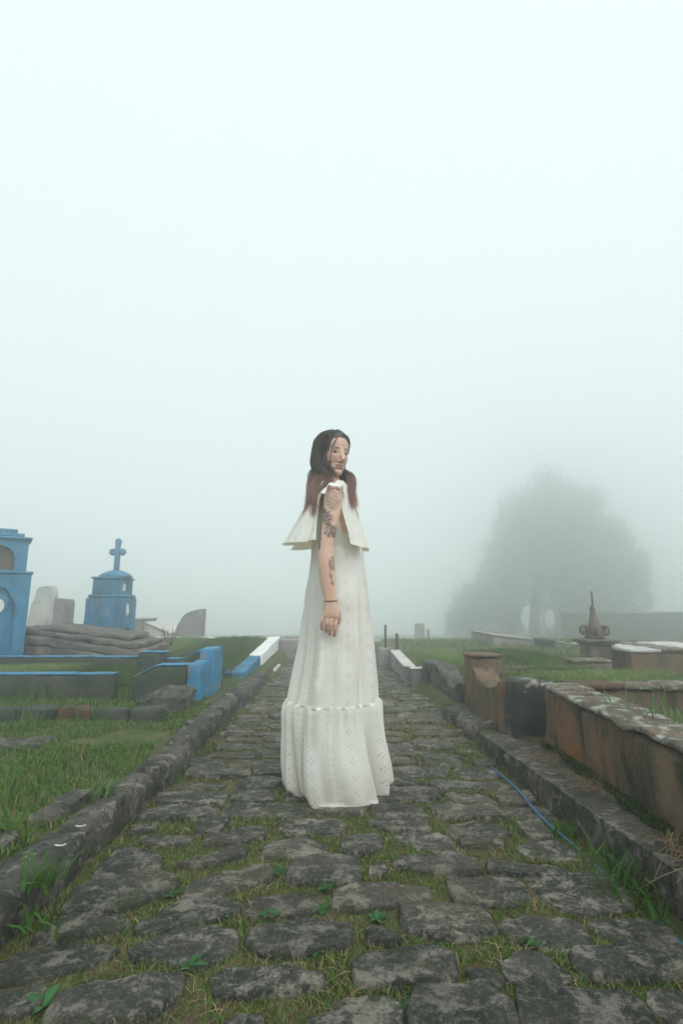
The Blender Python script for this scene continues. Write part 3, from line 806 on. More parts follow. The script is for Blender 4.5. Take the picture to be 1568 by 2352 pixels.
# blue monument with trefoil cross
Yc = 7.5
a, b = at(191, 1440, Yc), at(268, 1440, Yc)
x0, x1 = a.x, b.x; w = x1-x0; zb = 0.0
zA = at(230, 1370, Yc).z; zB = at(230, 1326, Yc).z; zC = at(240, 1312, Yc+.3).z; zT = at(248, 1234, Yc+.32).z
g13 = empty('cross_monument', ((x0+x1)/2, Yc+.33, zb)); tag(g13, 'two-tiered bright blue monument topped by a cross with rounded arms', 'monument')
dep = .66
def flare(c): 
    k = .05*(1-sst(.25, .62, c.z)); return (c.x - k if c.x < (x0+x1)/2 else c.x, c.y, c.z)
rel(block('lower_body', x0, x1-.04, Yc, Yc+dep, zb-.05, zA-.02, M['blue'], None, cell=.08, bev=.01, jit=.004, seed=120, fn=flare), g13)
fb = arch_frame(Yc+.002, Yc+dep-.002, zb, zA-.02, Yc+dep*.56, .12, zb+.05, .50, .036, 12)
M90 = Matrix(((0, -1, 0, x1), (1, 0, 0, 0), (0, 0, 1, 0), (0, 0, 0, 1)))
bmesh.ops.transform(fb, matrix=M90, verts=fb.verts); rel(from_bm('niche_frame', fb, M['blue'], None), g13)
rel(block('niche_back', x1-.039, x1-.030, Yc+.1, Yc+dep-.05, zb, .56, M['niche'], None, cell=.2, bev=0, jit=0, seed=1), g13)
rel(block('ledge', x0+.015, x1-.005, Yc+.01, Yc+dep-.01, zA-.018, zA+.03, M['blue'], None, cell=.08, bev=.02, jit=.003, seed=121), g13)
ix = .055
rel(block('upper_body', x0+ix, x1-ix-.03, Yc+ix, Yc+dep-ix, zA+.031, zB-.02, M['blue'], None, cell=.08, bev=.008, jit=.003, seed=122), g13)
fb = arch_frame(Yc+ix+.002, Yc+dep-ix-.002, zA+.031, zB-.02, Yc+dep*.5, .09, zA+.09, zB-.06, .028, 12)
bmesh.ops.transform(fb, matrix=Matrix(((0, -1, 0, x1-ix), (1, 0, 0, 0), (0, 0, 1, 0), (0, 0, 0, 1))), verts=fb.verts)
rel(from_bm('niche_frame', fb, M['blue'], None), g13)
oval('portrait_medallion', (x1-ix-.028, Yc+dep*.5, (zA+zB)/2+.02), .075, .10, (1, 0, 0), M['ceramic'], g13)
oval('portrait_medallion', (x1, Yc+dep*.5, zA-.19), .045, .085, (1, 0, 0), M['ceramic'], g13)
rel(block('cap', x0+ix-.02, x1-ix+.02, Yc+ix-.02, Yc+dep-ix+.02, zB-.018, zB+.014, M['blue'], None, cell=.08, bev=.008, jit=.003, seed=123), g13)
mx_, my_ = (x0+x1)/2+.03, Yc+dep/2
rel(lathe('cap_dome', [(.24, 0), (.235, .025), (.19, .06), (.13, .085), (.09, .10), (.05, .11)], (mx_, my_, zB+.015), M['blue'], None, 20), g13)
zc0 = zB+.115
cr = rel(block('cross', mx_-.036, mx_+.036, my_-.036, my_+.036, zc0, zT-.06, M['blue'], None, cell=.06, bev=.008, jit=.003, seed=124), g13)
za = at(245, 1268, my_).z
for dx, dz, nm in ((-.075, 0, 'cross_arm'), (.075, 0, 'cross_arm')):
    o = rel(lathe(nm, [(.02, -.040), (.048, -.034), (.056, 0), (.048, .034), (.02, .040)], (0, 0, 0), M['blue'], None, 16), g13)
    for v in o.data.vertices: v.co = Vector((mx_+dx+v.co.x*.95, my_+v.co.z*.9, za+dz+v.co.y*1.0))
o = rel(lathe('cross_head', [(.02, -.038), (.042, -.032), (.047, 0), (.042, .032), (.02, .038)], (0, 0, 0), M['blue'], None, 16), g13)
for v in o.data.vertices: v.co = Vector((mx_+v.co.x*.95, my_+v.co.z*.9, zT-.075+v.co.y*1.3))

# pale weathered headstones behind the blue tomb
def headstone(name, x0, x1, ytop, Y, dep, mat, label, prof, zb=-.05):
    """prof: list of (u 0..1, v 0..1) outline from lower left over the top to lower right"""
    a, b = at(x0, 1450, Y).x, at(x1, 1450, Y).x; zt_ = at((x0+x1)/2, ytop, Y).z
    bm = bmesh.new()
    f = [bm.verts.new((a+(b-a)*u, Y, zb+(zt_-zb)*v)) for u, v in prof]
    bm.faces.new(f)
    r_ = bmesh.ops.extrude_face_region(bm, geom=bm.faces[:])
    for v in r_['geom']:
        if isinstance(v, bmesh.types.BMVert): v.co.y += dep
    bmesh.ops.bevel(bm, geom=[e for e in bm.edges], offset=.012, segments=2, affect='EDGES')
    bmesh.ops.recalc_face_normals(bm, faces=bm.faces)
    for v in bm.verts: v.co += mnoise.noise_vector(v.co*8)*.008
    o = from_bm(name, bm, mat, None); tag(o, label, 'headstone'); return o
headstone('headstone', 60, 122, 1345, 8.6, .22, M['pale_plaster'], 'pale weathered headstone with stepped rounded top behind the tall blue tomb',
    [(0, 0), (0, .52), (.08, .74), (.18, .84), (.24, .95), (.34, .985), (.7, 1), (.8, .93), (.86, .80), (1, .70), (1, 0)])
headstone('headstone', 117, 146, 1374, 8.4, .3, M['grey_plaster'], 'small grey headstone leaning against the pale stepped one',
    [(0, 0), (0, 1), (.9, .98), (1, .9), (1, 0)])
headstone('headstone', 398, 464, 1398, 9.2, .25, M['grey_plaster'], 'lone grey headstone with slanting broken top above the grassy grave',
    [(0, 0), (.02, .42), (.10, .55), (.28, .82), (.42, .90), (.72, .97), (1, 1), (.97, 0)], zb=.0)
tomb(297, 324, 1421, 1470, 9.4, .8, M['grey_plaster'], 'grey end block of the long whitewashed tomb by the cross monument', name='box_tomb')
tomb(325, 392, 1424, 1480, 9.6, 1.0, M['pale_plaster'], 'long whitewashed tomb with sloping top right of the cross monument', slope=-.22)
# small dead stump by the ledger slab
g14 = empty('dry_plant', tuple(at(385, 1475, 6.6))); tag(g14, 'small dry grey stalks beside the end of the granite ledger tomb', 'plant')
for k, (dx, top) in enumerate(((-8, 1440), (0, 1446), (9, 1442), (14, 1452))):
    p, q = at(385+dx*.6, 1482, 6.6), at(385+dx*1.4, top, 6.6)
    rel(tube('stalk', [p, (p+q)/2+Vector((.01, 0, 0)), q], [.010, .008, .004], M['sarco'], None, 6), g14)

# far long wall on the right
p = at(1200, 1410, 20)
g15 = empty('boundary_wall', (16, 27.2, -2)); tag(g15, 'long dark boundary wall fading into fog right of the big tree', 'wall')
rel(block('wall_body', at(1292, 1400, 27).x, 40, 27, 27.4, -2.8, at(1400, 1408, 27).z, M['mould'], None, cell=.8, bev=.02, jit=.02, seed=140, maxcuts=30), g15)
rel(block('wall_cap', at(1292, 1400, 27).x-.05, 40.05, 26.95, 27.45, at(1400, 1408, 27).z+.002, at(1400, 1408, 27).z+.07, M['grey_plaster'], None, cell=.8, bev=.01, jit=.01, seed=141, maxcuts=30), g15)
# faint markers in the fog
for px_, top, wd, Y, lb in ((965, 1432, .17, 19, 'faint upright gravestone in the fog beyond the two posts'), (985, 1445, .05, 17, 'faint thin pole in the fog beside the upright gravestone')):
    p, q = at(px_, 1490, Y), at(px_, top, Y)
    o = block('gravestone' if wd > .1 else 'pole', p.x-wd, p.x+wd, Y, Y+.14, ground_z(p.x, Y)-.05, q.z, M['grey_plaster'], None, cell=.2, bev=.02, jit=.01, seed=px_*.1)
    tag(o, lb, 'gravestone' if wd > .1 else 'pole')

# ---- blue hose along the step
def smoothpath(pts, n=8):
    P = [Vector(p) for p in pts]; out = []
    for i in range(len(P)-1):
        p0, p1, p2, p3 = P[max(0, i-1)], P[i], P[i+1], P[min(len(P)-1, i+2)]
        for k in range(n):
            t = k/n
            out.append(.5*((2*p1)+(p2-p0)*t+(2*p0-5*p1+4*p2-p3)*t*t+(3*p1-p0-3*p2+p3)*t**3))
    return out+[P[-1]]
hp = [gp(1106, 1735, .015), gp(1122, 1757, .02), gp(1148, 1778, .03), gp(1178, 1803, .035), gp(1210, 1840, .03), gp(1240, 1874, .03), gp(1270, 1903, .025), gp(1310, 1936, .006), gp(1352, 1976, .004), gp(1380, 2000, .012), gp(1440, 2056, .0), gp(1500, 2105, .004), gp(1540, 2145, .012), gp(1580, 2185, .012), gp(1640, 2245, .01)]
o = tube('garden_hose', smoothpath(hp, 6), [.0040]*(6*14+1), M['hose'], None, 8); tag(o, 'thin blue hose lying along the foot of the step', 'hose')
# terracotta fragments between the stones
for k, (x, y, s, lb) in enumerate(((1060, 1920, .036, 'pinkish terracotta fragment among the stones right of the dress'), (478, 2112, .018, 'small terracotta fragment in a joint left of the path middle'), (1112, 2074, .015, 'small terracotta chip wedged beside a large stone right of the middle'))):
    p = gp(x, y, .01)
    o = block('brick_fragment', p.x-s, p.x+s, p.y-s*.6, p.y+s*.6, -.012, .012, M['ochre_brick'], None, cell=.010, bev=.006, jit=.016, seed=150+k, smooth=True); tag(o, lb, 'fragment')
for k, (x, y, lb) in enumerate(((140, 1942, 'curved white scrap lying on the kerb stones, nearer one'), (186, 1898, 'thin white scrap lying on the kerb stones, farther one'))):
    p = gp(x, y, .135)
    o = tube('white_scrap', [p+Vector((-.015, -.002, .003)), p+Vector((-.006, -.005, .002)), p+Vector((.006, -.004, .002)), p+Vector((.015, .002, .004))], [(.0035, .0012)]*4, M['litter'], None, 6); tag(o, lb, 'scrap')

# ================================================================== grass and plants
def blades(name, P, h, w, cols, lean=.5, parent=None, mat=None, seed=0, droop=.5):
    r_ = np.random.default_rng(seed); n = len(P)
    P = np.asarray(P, float); h = np.broadcast_to(h, n); w = np.broadcast_to(w, n)
    az = r_.uniform(0, 2*np.pi, n); L = lean*r_.uniform(.2, 1.3, n)
    d = np.stack([np.cos(az), np.sin(az), np.zeros(n)], 1); s = np.stack([-np.sin(az), np.cos(az), np.zeros(n)], 1)
    V = np.zeros((n, 8, 3)); C = np.zeros((n, 8, 3))
    for k, t in enumerate((0, .38, .72, 1.0)):
        out = (L*(t**1.7))[:, None]*h[:, None]; up_ = h*(t - droop*.5*t*t*L)
        c = P + d*out; c[:, 2] += up_
        ww = (w*(1.0, .9, .6, .06)[k]*.5)[:, None]
        V[:, k*2] = c - s*ww; V[:, k*2+1] = c + s*ww
        C[:, k*2] = C[:, k*2+1] = cols
    B = (np.arange(n)*8)[:, None, None]
    q = np.array([[0, 1, 3, 2], [2, 3, 5, 4], [4, 5, 7, 6]])[None]
    return from_np(name, V.reshape(-1, 3), (B+q).reshape(-1, 4), mat or M['grass'], parent, False, C.reshape(-1, 3))
def gcols(n, seed, dry=.15, base=((.048, .125, .026), (.095, .19, .040), (.18, .25, .064))):
    r_ = np.random.default_rng(seed); t = r_.random(n)[:, None]; b = np.array(base)
    c = np.where(t < .5, b[0]+(b[1]-b[0])*t*2, b[1]+(b[2]-b[1])*(t-.5)*2)
    k = r_.random(n) < dry
    c[k] = np.array((.30, .22, .12))*r_.uniform(.6, 1.2, (k.sum(), 1))
    return c*r_.uniform(.75, 1.2, (n, 1))
def npn(x, y, s, o=0.0):
    return np.array([mnoise.noise(Vector((a*s+o, b*s, o*.7))) for a, b in zip(x, y)])
# joints of the path
def joint_points(n, y0, y1, seed, thr=-.15, over=0.0):
    r_ = np.random.default_rng(seed)
    x = r_.uniform(-.86, .90, n); y = r_.uniform(y0, y1, n)
    i = np.clip(((y-MY0)/MRES).astype(int), 0, mask.shape[0]-1); j = np.clip(((x-MX0)/MRES).astype(int), 0, mask.shape[1]-1)
    xrv = np.array([xr(v) for v in y]); ok = ((~mask[i, j]) | (r_.random(n) < over)) & (x < xrv) & (x > -.80)
    x, y = x[ok], y[ok]
    nz = npn(x, y, 4.0) + .6*npn(x, y, 13.0, 3)
    ok = nz > thr + r_.normal(0, .15, len(x))
    x, y = x[ok], y[ok]
    return np.stack([x, y, np.array([fall(v) for v in y])], 1), nz[ok]
P, nz = joint_points(170000, 1.0, 3.2, 1, -.95); n = len(P); r_ = np.random.default_rng(5)
tag(blades('grass_in_joints', P, r_.uniform(.007, .021, n)*(1+.9*np.clip(nz, 0, 1)), r_.uniform(.0016, .0040, n), gcols(n, 2, .20), 1.0, None, None, 3), 'short green and dry grass growing between the near paving stones', 'grass', kind='stuff')
P, nz = joint_points(190000, 2.7, 12, 7, -.12, .16); n = len(P)
tag(blades('grass_in_joints', P, r_.uniform(.014, .042, n), r_.uniform(.003, .007, n), gcols(n, 8, .45), .9, None, None, 9), 'patchy short grass between the far paving stones', 'grass', kind='stuff')
# dry straw on joints and on the step
P, nz = joint_points(5000, 1.0, 3.6, 17, -.1); n = len(P); P[:, 2] += .012
c = np.array((.36, .26, .155))*np.random.default_rng(4).uniform(.5, 1.25, (n, 1))
tag(blades('dry_straw', P, r_.uniform(.012, .034, n), r_.uniform(.0012, .0024, n), c, 2.6, None, M['straw'], 19, 1.0), 'thin dry brown straw scattered in the paving joints', 'straw', kind='stuff')
def pts(n, x0, x1, y0, y1, seed, zf, keep=None):
    r_ = np.random.default_rng(seed); x = r_.uniform(x0, x1, n); y = r_.uniform(y0, y1, n)
    if keep is not None:
        ok = keep(x, y); x, y = x[ok], y[ok]
    return np.stack([x, y, np.array([zf(a, b) for a, b in zip(x, y)])], 1)
# lawn left of the kerb
def lawn_keep(x, y):
    nz = npn(x, y, 1.6, 5) + .5*npn(x, y, 5, 9)
    return (x < -.95 + .04*npn(x, y, 9)) & (nz > -.38) & ~((x > -2.25) & (x < -1.6) & (y > 2.80) & (y < 3.0) & (npn(x, y, 12, 4) < .2))
P = pts(52000, -3.3, -.93, 1.3, 4.3, 21, ground_z, lawn_keep); n = len(P)
hn = .5 + .8*np.clip(npn(P[:, 0], P[:, 1], 2.2, 1)+.35, 0, 1)
tag(blades('lawn_grass', P, np.random.default_rng(22).uniform(.02, .052, n)*hn, np.random.default_rng(23).uniform(.003, .0065, n), gcols(n, 24, .10), .9, None, None, 25), 'green lawn grass left of the kerb', 'grass', kind='stuff')
def far_keep(x, y): return (((x < -1.0) | (x > 1.0)) & (npn(x, y, 1.2, 2) > -.35))
P = pts(34000, -7, 6, 4.2, 14, 31, ground_z, far_keep); n = len(P)
tag(blades('meadow_grass', P, np.random.default_rng(32).uniform(.05, .12, n), np.random.default_rng(33).uniform(.006, .013, n), gcols(n, 34, .2), .8, None, None, 35), 'rough grass around the far graves', 'grass', kind='stuff')
# grass in the grave fills
for nm, n0, (x0, x1, y0, y1), z, sd, hh, lb in (
    ('grave_grass', 9000, (-4.1, -1.22, 4.44, 5.48), .185, 41, (.04, .12), 'grass filling the blue bordered grave'),
    ('grave_grass', 15000, (-3.0, -1.14, 5.56, 8.18), None, 43, (.03, .08), 'even grass filling the grave with blue and white side'),
    ('grave_grass', 6000, (1.12, 4.1, 3.2, 3.92), .325, 45, (.03, .09), 'grass on the fill of the sagging brick plot'),
    ('grave_grass', 7000, (1.26, 4.0, .8, 3.0), .21, 47, (.05, .14), 'grass inside the lichen-topped brick wall'),
    ('grave_grass', 5000, (.78, 2.6, 5.5, 7.15), .20, 49, (.04, .10), 'grass filling the white rimmed grave')):
    P = pts(n0, x0, x1, y0, y1, sd, (lambda a, b: z) if z is not None else (lambda a, b: zt(b)-.01)); n = len(P)
    tag(blades(nm, P, np.random.default_rng(sd).uniform(*hh, n), np.random.default_rng(sd+1).uniform(.004, .009, n), gcols(n, sd+2, .18), .8, None, None, sd), lb, 'grass', kind='stuff')
# straw and moss on the step
P = pts(3800, .88, 1.10, .9, 3.15, 51, lambda a, b: .135-.022*(b-1.4), lambda x, y: (npn(x, y, 3, 6) > -.1) & (x > .93)); n = len(P)
c = np.array((.33, .23, .14))*np.random.default_rng(52).uniform(.5, 1.2, (n, 1))
tag(blades('dry_straw', P, np.random.default_rng(53).uniform(.02, .06, n), np.random.default_rng(54).uniform(.0016, .003, n), c, 2.8, None, M['straw'], 55, 1.0), 'dry brown straw lying on the step by the brick wall', 'straw', kind='stuff')
P = pts(9000, .98, 1.10, 1.2, 2.9, 57, lambda a, b: .13-.022*(b-1.4), lambda x, y: (npn(x, y, 2.2, 2) > .12) & (x > 1.02 + .045*(y-1.7) - .10*(npn(x, y, 2.2, 2)))); n = len(P)
tag(blades('low_weeds', P, np.random.default_rng(58).uniform(.008, .028, n), np.random.default_rng(59).uniform(.003, .007, n), gcols(n, 60, .03, ((.025, .06, .02), (.045, .09, .03), (.07, .12, .035))), 1.2, None, None, 61), 'low green weeds at the foot of the brick wall', 'weeds', kind='stuff')
# grass tufts that stand out
def tuft(name, loc, n, h, w, lean, label, sd, cat='grass tuft', spread=.03, dry=.05, base=None, droop=.7, group=None):
    r_ = np.random.default_rng(sd); P = np.array(loc)[None] + np.stack([r_.normal(0, spread, n), r_.normal(0, spread, n), np.zeros(n)], 1)
    e = {'base': base} if base else {}
    o = blades(name, P - np.array(loc)[None], r_.uniform(.45, 1.0, n)*h, r_.uniform(.6, 1.1, n)*w, gcols(n, sd, dry, **e), lean, None, None, sd, droop)
    o.location = loc; tag(o, label, cat, group); return o
lush = ((.03, .09, .018), (.06, .15, .025), (.11, .21, .04))
pale = ((.06, .13, .05), (.10, .19, .07), (.16, .26, .10))
tuft('grass_tuft', gp(1440, 2050, .0), 46, .15, .011, .9, 'largest lush green grass tuft over the hose at the step\'s foot', 101, spread=.035, base=lush)
tuft('grass_tuft', gp(1395, 2000, .0), 22, .14, .010, .7, 'upright grass tuft just behind the largest lush one on the hose', 102, spread=.02, base=lush)
tuft('grass_tuft', gp(1300, 1925, .0), 60, .085, .005, .9, 'fine grass tuft where the hose disappears under it', 103, spread=.03, base=lush)
tuft('grass_tuft', gp(1500, 2110, .0), 26, .11, .009, 1.2, 'low spreading grass tuft in the lower right by the hose', 104, spread=.03, base=lush)
tuft('grass_tuft', gp(455, 1690, .02), 46, .13, .010, .6, 'bright yellow-green grass tuft by the kerb below the blue wall end', 105, spread=.03, base=((.08, .15, .03), (.15, .23, .05), (.22, .29, .07)))
tuft('grass_tuft', gp(372, 1790, .02), 34, .085, .009, 1.2, 'spreading grass tuft in the gap of the left kerb', 106, spread=.03, base=lush)
tuft('grass_tuft', gp(90, 2040, .12), 26, .11, .011, 1.1, 'broad-bladed grass tuft on the nearest left kerb stones', 107, spread=.022, base=lush)
tuft('grass_tuft', gp(78, 2140, .02), 20, .09, .010, 1.3, 'grass tuft at the foot of the nearest left kerb stone', 108, spread=.025, base=lush)
tuft('grass_tuft', gp(235, 1835, .11), 30, .11, .011, 1.1, 'pale green grass tuft behind the left kerb', 109, spread=.03, base=pale)
tuft('grass_tuft', gp(30, 1925, .10), 30, .13, .010, .9, 'dark green grass tuft in the lawn at the photo\'s left edge', 110, spread=.03)
for k, (x, y, Y, h, lb) in enumerate(((1420, 1612, 2.35, .20, 'long-bladed grass tuft inside brick wall, leftmost of three'), (1475, 1640, 2.15, .24, 'arching long-bladed grass tuft inside brick wall, middle of three'), (1545, 1640, 2.0, .22, 'long-bladed grass tuft inside brick wall at the photo\'s right edge'))):
    p = at(x, y, Y); tuft('grass_tuft', (p.x, Y, .20), 34, h+.15, .016, .75, lb, 120+k, spread=.05, base=pale, droop=1.0)
p = gp(1556, 1885, .12); tuft('grass_tuft', (p.x+.015, p.y, .12), 9, .19, .020, .55, 'tall single clump of wide pale blades beside brick wall\'s foot', 124, spread=.012, base=pale, droop=1.1)
for k, (x, y, Y, h, lb) in enumerate(((1190, 1545, 3.4, .10, 'yellow-green tuft on the sagging brick wall by the pillar'), (1245, 1552, 3.5, .09, 'green tuft on the plot behind the dark corner post'), (1335, 1545, 5.5, .12, 'tuft in front of the spiked pedestal\'s base'))):
    p = at(x, y+12, Y); tuft('grass_tuft', (p.x, Y, .31 if Y < 4 else .1), 34, h, .009, .7, lb, 130+k, spread=.04, base=((.09, .15, .03), (.14, .21, .05), (.18, .25, .07)))
for k, (x, y, lb) in enumerate(((200, 1650, 'tall arching grass tuft growing over the low brick edging, right one'), (70, 1668, 'tall arching grass tuft before the low brick edging, left one'), (120, 1590, 'tall grass tuft before the long blue-topped wall, leftmost'), (255, 1560, 'tall grass tuft at the broken right end of the long blue-topped wall'), (300, 1600, 'tall grass tuft in the gap between blue-topped wall and stub'))):
    p = gp(x, y, .1); tuft('grass_tuft', (p.x, p.y if y > 1600 else 4.2, .1), 26, .16, .008, .8, lb, 140+k, spread=.05)
# broad-leaved weeds in the joints
def weed(loc, n, r, sd, label=None):
    r_ = np.random.default_rng(sd); V = []; Q = []; C = []
    for k in range(n):
        az = 2*math.pi*k/n + r_.uniform(-.4, .4); el = r_.uniform(.25, .8); ln = r*r_.uniform(.6, 1.1); wd = ln*.46
        d = np.array([math.cos(az), math.sin(az), 0]); s = np.array([-math.sin(az), math.cos(az), 0])
        col = np.array((.035, .105, .035))*r_.uniform(.7, 1.5)
        b = len(V)
        for i, t in enumerate((0, .15, .4, .65, .88, 1)):
            ww = wd*(.06, .30, .95, 1.0, .55, .04)[i]*.5
            c = d*ln*t*math.cos(el*(1-.3*t)); z = ln*math.sin(el)*t*(1-.45*t) + .004
            c = c + np.array([0, 0, z])
            for e in (-1, 0, 1):
                V.append(c + s*ww*e + np.array([0, 0, abs(e)*ww*.35])); C.append(col*(1.25 if e == 0 else 1))
        for i in range(5):
            for e in range(2):
                a = b+i*3+e; Q.append((a, a+1, a+4, a+3))
    o = from_np('broadleaf_weed', V, Q, M['grass'], None, True, np.array(C)); o.location = loc
    tag(o, label or 'small broad-leaved green weed in a joint of the path', 'weed', None if label else 'broad-leaved weeds in the joints'); return o
for k, (x, y, n, r, lb) in enumerate((
    (640, 2010, 8, .055, 'leafy weed between two stones below the left of the dress hem'),
    (748, 2046, 9, .055, 'spreading broad-leaved weed straight below the lowest tip of the dress'),
    (620, 2110, 7, .050, 'dark green weed tucked under the front edge of a stone, left of middle'),
    (740, 2096, 7, .048, 'weed to the right of the one tucked under a stone edge'),
    (516, 2108, 6, .050, 'broad-leaved weed right beside the small terracotta fragment'),
    (395, 2060, 6, .045, 'small broad-leaved weed in a joint nearer the left kerb'),
    (865, 2118, 9, .045, 'low green weed in a joint right of the path middle'),
    (440, 2225, 9, .052, 'bushy broad-leaved weed in the wide joint at lower left'),
    (100, 2320, 6, .070, 'large-leaved weed nearest the lower left corner'),
    (720, 2195, 8, .050, 'broad-leaved weed in the wide joint at the lower middle'),
    (1225, 2175, 9, .045, 'broad-leaved weed in the joint between large stones at lower right'),
    (930, 2330, 8, .045, 'broad-leaved weed at the bottom edge of the photo, right of middle'))):
    p = gp(x, y, .006); weed(p, n, r*.66, 200+k, lb)

# ---- the big tree in the fog
TY = 47.0
ts = TY/1176
def tp(x, y, dy=0.0): return at(x, y, TY+dy)
tree = empty('big_tree', tuple(tp(1228, 1480))); tag(tree, 'large dense drooping tree fading into the fog', 'tree')
tb = tp(1228, 1480)
gz_ = ground_z(tb.x, TY)
tr = [Vector((tb.x, TY, gz_-.1)), Vector((tb.x+.05, TY, gz_+.9)), tp(1228, 1400), tp(1235, 1330), tp(1248, 1230), tp(1255, 1130)]
rel(tube('trunk', smoothpath(tr, 5), [.62*(1-.8*i/25) for i in range(26)], M['bark'], None, 10), tree)
for k, (x0, y0, x1, y1, dy) in enumerate(((1230, 1390, 1130, 1330, -.6), (1230, 1370, 1340, 1310, .5), (1236, 1320, 1150, 1240, .8), (1238, 1310, 1370, 1220, -.8), (1245, 1250, 1190, 1150, -.4), (1248, 1240, 1330, 1150, .6), (1228, 1410, 1270, 1390, 1.0))):
    a, b = tp(x0, y0), tp(x1, y1, dy); m_ = (a+b)/2 + Vector((0, 0, .25))
    rel(tube('limb', smoothpath([a, m_, b], 5), [.15*(1-.75*i/10) for i in range(11)], M['bark'], None, 7), tree)
BL = [(1190,1160,48,40),(1352,1150,42,42),(1180,1205,50,40),(1400,1215,40,36),(1470,1300,20,40),(1475,1360,18,40),(1255,1100,45,38),(1262,1140,75,50),(1230,1180,80,50),(1300,1175,75,55),(1200,1230,70,48),(1270,1230,95,60),(1345,1225,75,48),(1160,1260,50,38),(1395,1265,60,42),(1430,1240,30,30),
      (1150,1320,65,42),(1220,1300,90,55),(1310,1300,100,58),(1395,1330,75,48),(1445,1320,38,55),(1100,1370,60,42),(1165,1375,75,40),(1290,1375,70,40),(1370,1390,80,42),(1440,1375,45,40),
      (1070,1415,45,38),(1125,1425,60,38),(1172,1430,32,34),(1300,1430,55,40),(1350,1430,60,40),(1420,1410,50,30),(1460,1345,22,45),(1060,1445,38,24),(1105,1455,48,24),(1050,1425,28,26)]
r_ = np.random.default_rng(77); LP = []
for bx_, by_, rx_, ry_ in BL:
    m_ = int(rx_*ry_*2.2)
    d = r_.normal(size=(m_, 3)); d /= np.linalg.norm(d, axis=1)[:, None]; rad = r_.random(m_)**.38
    c0 = tp(bx_, by_)
    dep_ = min(rx_, 70)*ts*.95
    q_ = np.array(c0)[None] + d*rad[:, None]*np.array((rx_*ts*1.04, dep_, ry_*ts*1.04))[None] + r_.normal(0, .22, (m_, 3))
    LP.append(q_)
LP = np.concatenate(LP)
# thin the crown with clumpy gaps
nz = np.array([mnoise.noise(Vector(p)*1.5)+.5*mnoise.noise(Vector(p)*3.4) for p in LP])
hgt = (LP[:, 2]-tp(1250, 1400).z)/(tp(1250, 1060).z-tp(1250, 1400).z)
keep_p = 1.0 - .66*np.clip((hgt-.30)/.70, 0, 1)**.9
nz2 = np.array([mnoise.noise(Vector(p)*.42 + Vector((3, 1, 2))) for p in LP])
tx_, ty_ = CX + F_PX*LP[:, 0]/(LP[:, 1]*_c+(LP[:, 2]-CAM_H)*_s), CY - F_PX*(-LP[:, 1]*_s+(LP[:, 2]-CAM_H)*_c)/(LP[:, 1]*_c+(LP[:, 2]-CAM_H)*_s)
gap = (np.hypot((tx_-1212)/17, (ty_-1415)/26) < 1) | (np.hypot((tx_-1262)/12, (ty_-1420)/22) < 1)
LP = LP[(nz + .9*nz2 > -.30) & (r_.random(len(LP)) < keep_p) & ~gap]
n = len(LP); az = r_.uniform(0, 2*np.pi, n); u = np.stack([np.cos(az), np.sin(az), r_.uniform(-.5, .3, n)], 1)
dn = np.stack([r_.normal(0, .35, n), r_.normal(0, .35, n), -np.ones(n)*r_.uniform(.3, 1.2, n)], 1); dn /= np.linalg.norm(dn, axis=1)[:, None]
sz = r_.uniform(.06, .125, n)[:, None]
V = np.stack([LP-u*sz*.45, LP+u*sz*.45, LP+u*sz*.2+dn*sz*1.5, LP-u*sz*.2+dn*sz*1.5], 1).reshape(-1, 3)
cl = np.repeat(np.array((.03, .048, .024))[None]*r_.uniform(.6, 1.5, (n, 1)), 4, 0)
rel(from_np('crown', V, np.arange(4*n).reshape(-1, 4), M['leaf'], None, False, cl), tree)['kind'] = 'stuff'
# ================================================================== the woman
YP = 2.455
person = empty('person', (at(770, 1822, YP).x, YP, 0))
tag(person, 'woman in long off-white eyelet dress looking back over her shoulder, tattooed arm hanging', 'person')
def proj(A):
    A = np.asarray(A, float); d = A[:, 2]-CAM_H
    zc = A[:, 1]*_c + d*_s; u = -A[:, 1]*_s + d*_c
    return CX + F_PX*A[:, 0]/zc, CY - F_PX*u/zc
def crv(xs, ys):
    xs, ys = np.array(xs, float), np.array(ys, float)
    return lambda v: float(np.interp(v, xs, ys))
# ---- head frame
YAW, HP = R(31), R(-8)
Fh = Vector((math.sin(YAW)*math.cos(HP), -math.cos(YAW)*math.cos(HP), math.sin(HP)))
Lh = Vector((0, 0, 1)).cross(Fh).normalized(); Uh = Fh.cross(Lh).normalized()
roll = R(-2); Lh, Uh = Lh*math.cos(roll)+Uh*math.sin(roll), Uh*math.cos(roll)-Lh*math.sin(roll)
HC = at(784, 1040, YP-.07) - Fh*.084
HS = 1.0
def H(x, y, z): return HC + (Fh*x + Lh*y + Uh*z)*HS
bV, bF = [], []
def addm(V, Fc):
    o = len(bV); bV.extend([tuple(v) for v in V]); bF.extend([tuple(i+o for i in f) for f in Fc])
def ell(c, r, n=20, m=14):
    V = []; Fc = []
    for i in range(1, m):
        ph = math.pi*i/m
        for k in range(n):
            a = 2*math.pi*k/n
            V.append(H(c[0]+r[0]*math.sin(ph)*math.cos(a), c[1]+r[1]*math.sin(ph)*math.sin(a), c[2]+r[2]*math.cos(ph)))
    t = len(V); V += [H(c[0], c[1], c[2]+r[2]), H(c[0], c[1], c[2]-r[2])]
    for i in range(m-2):
        for k in range(n):
            a, b = i*n+k, i*n+(k+1) % n; Fc.append((a, a+n, b+n, b))
    for k in range(n):
        Fc.append((t, k, (k+1) % n)); Fc.append((t+1, (m-2)*n+(k+1) % n, (m-2)*n+k))
    addm(V, Fc)
ell((-.012, 0, .038), (.094, .076, .083), 32, 22)
ell((.030, 0, -.010), (.059, .061, .085), 28, 20)
ell((.036, 0, -.062), (.047, .047, .044), 24, 16)
ell((.070, 0, -.096), (.020, .021, .017))
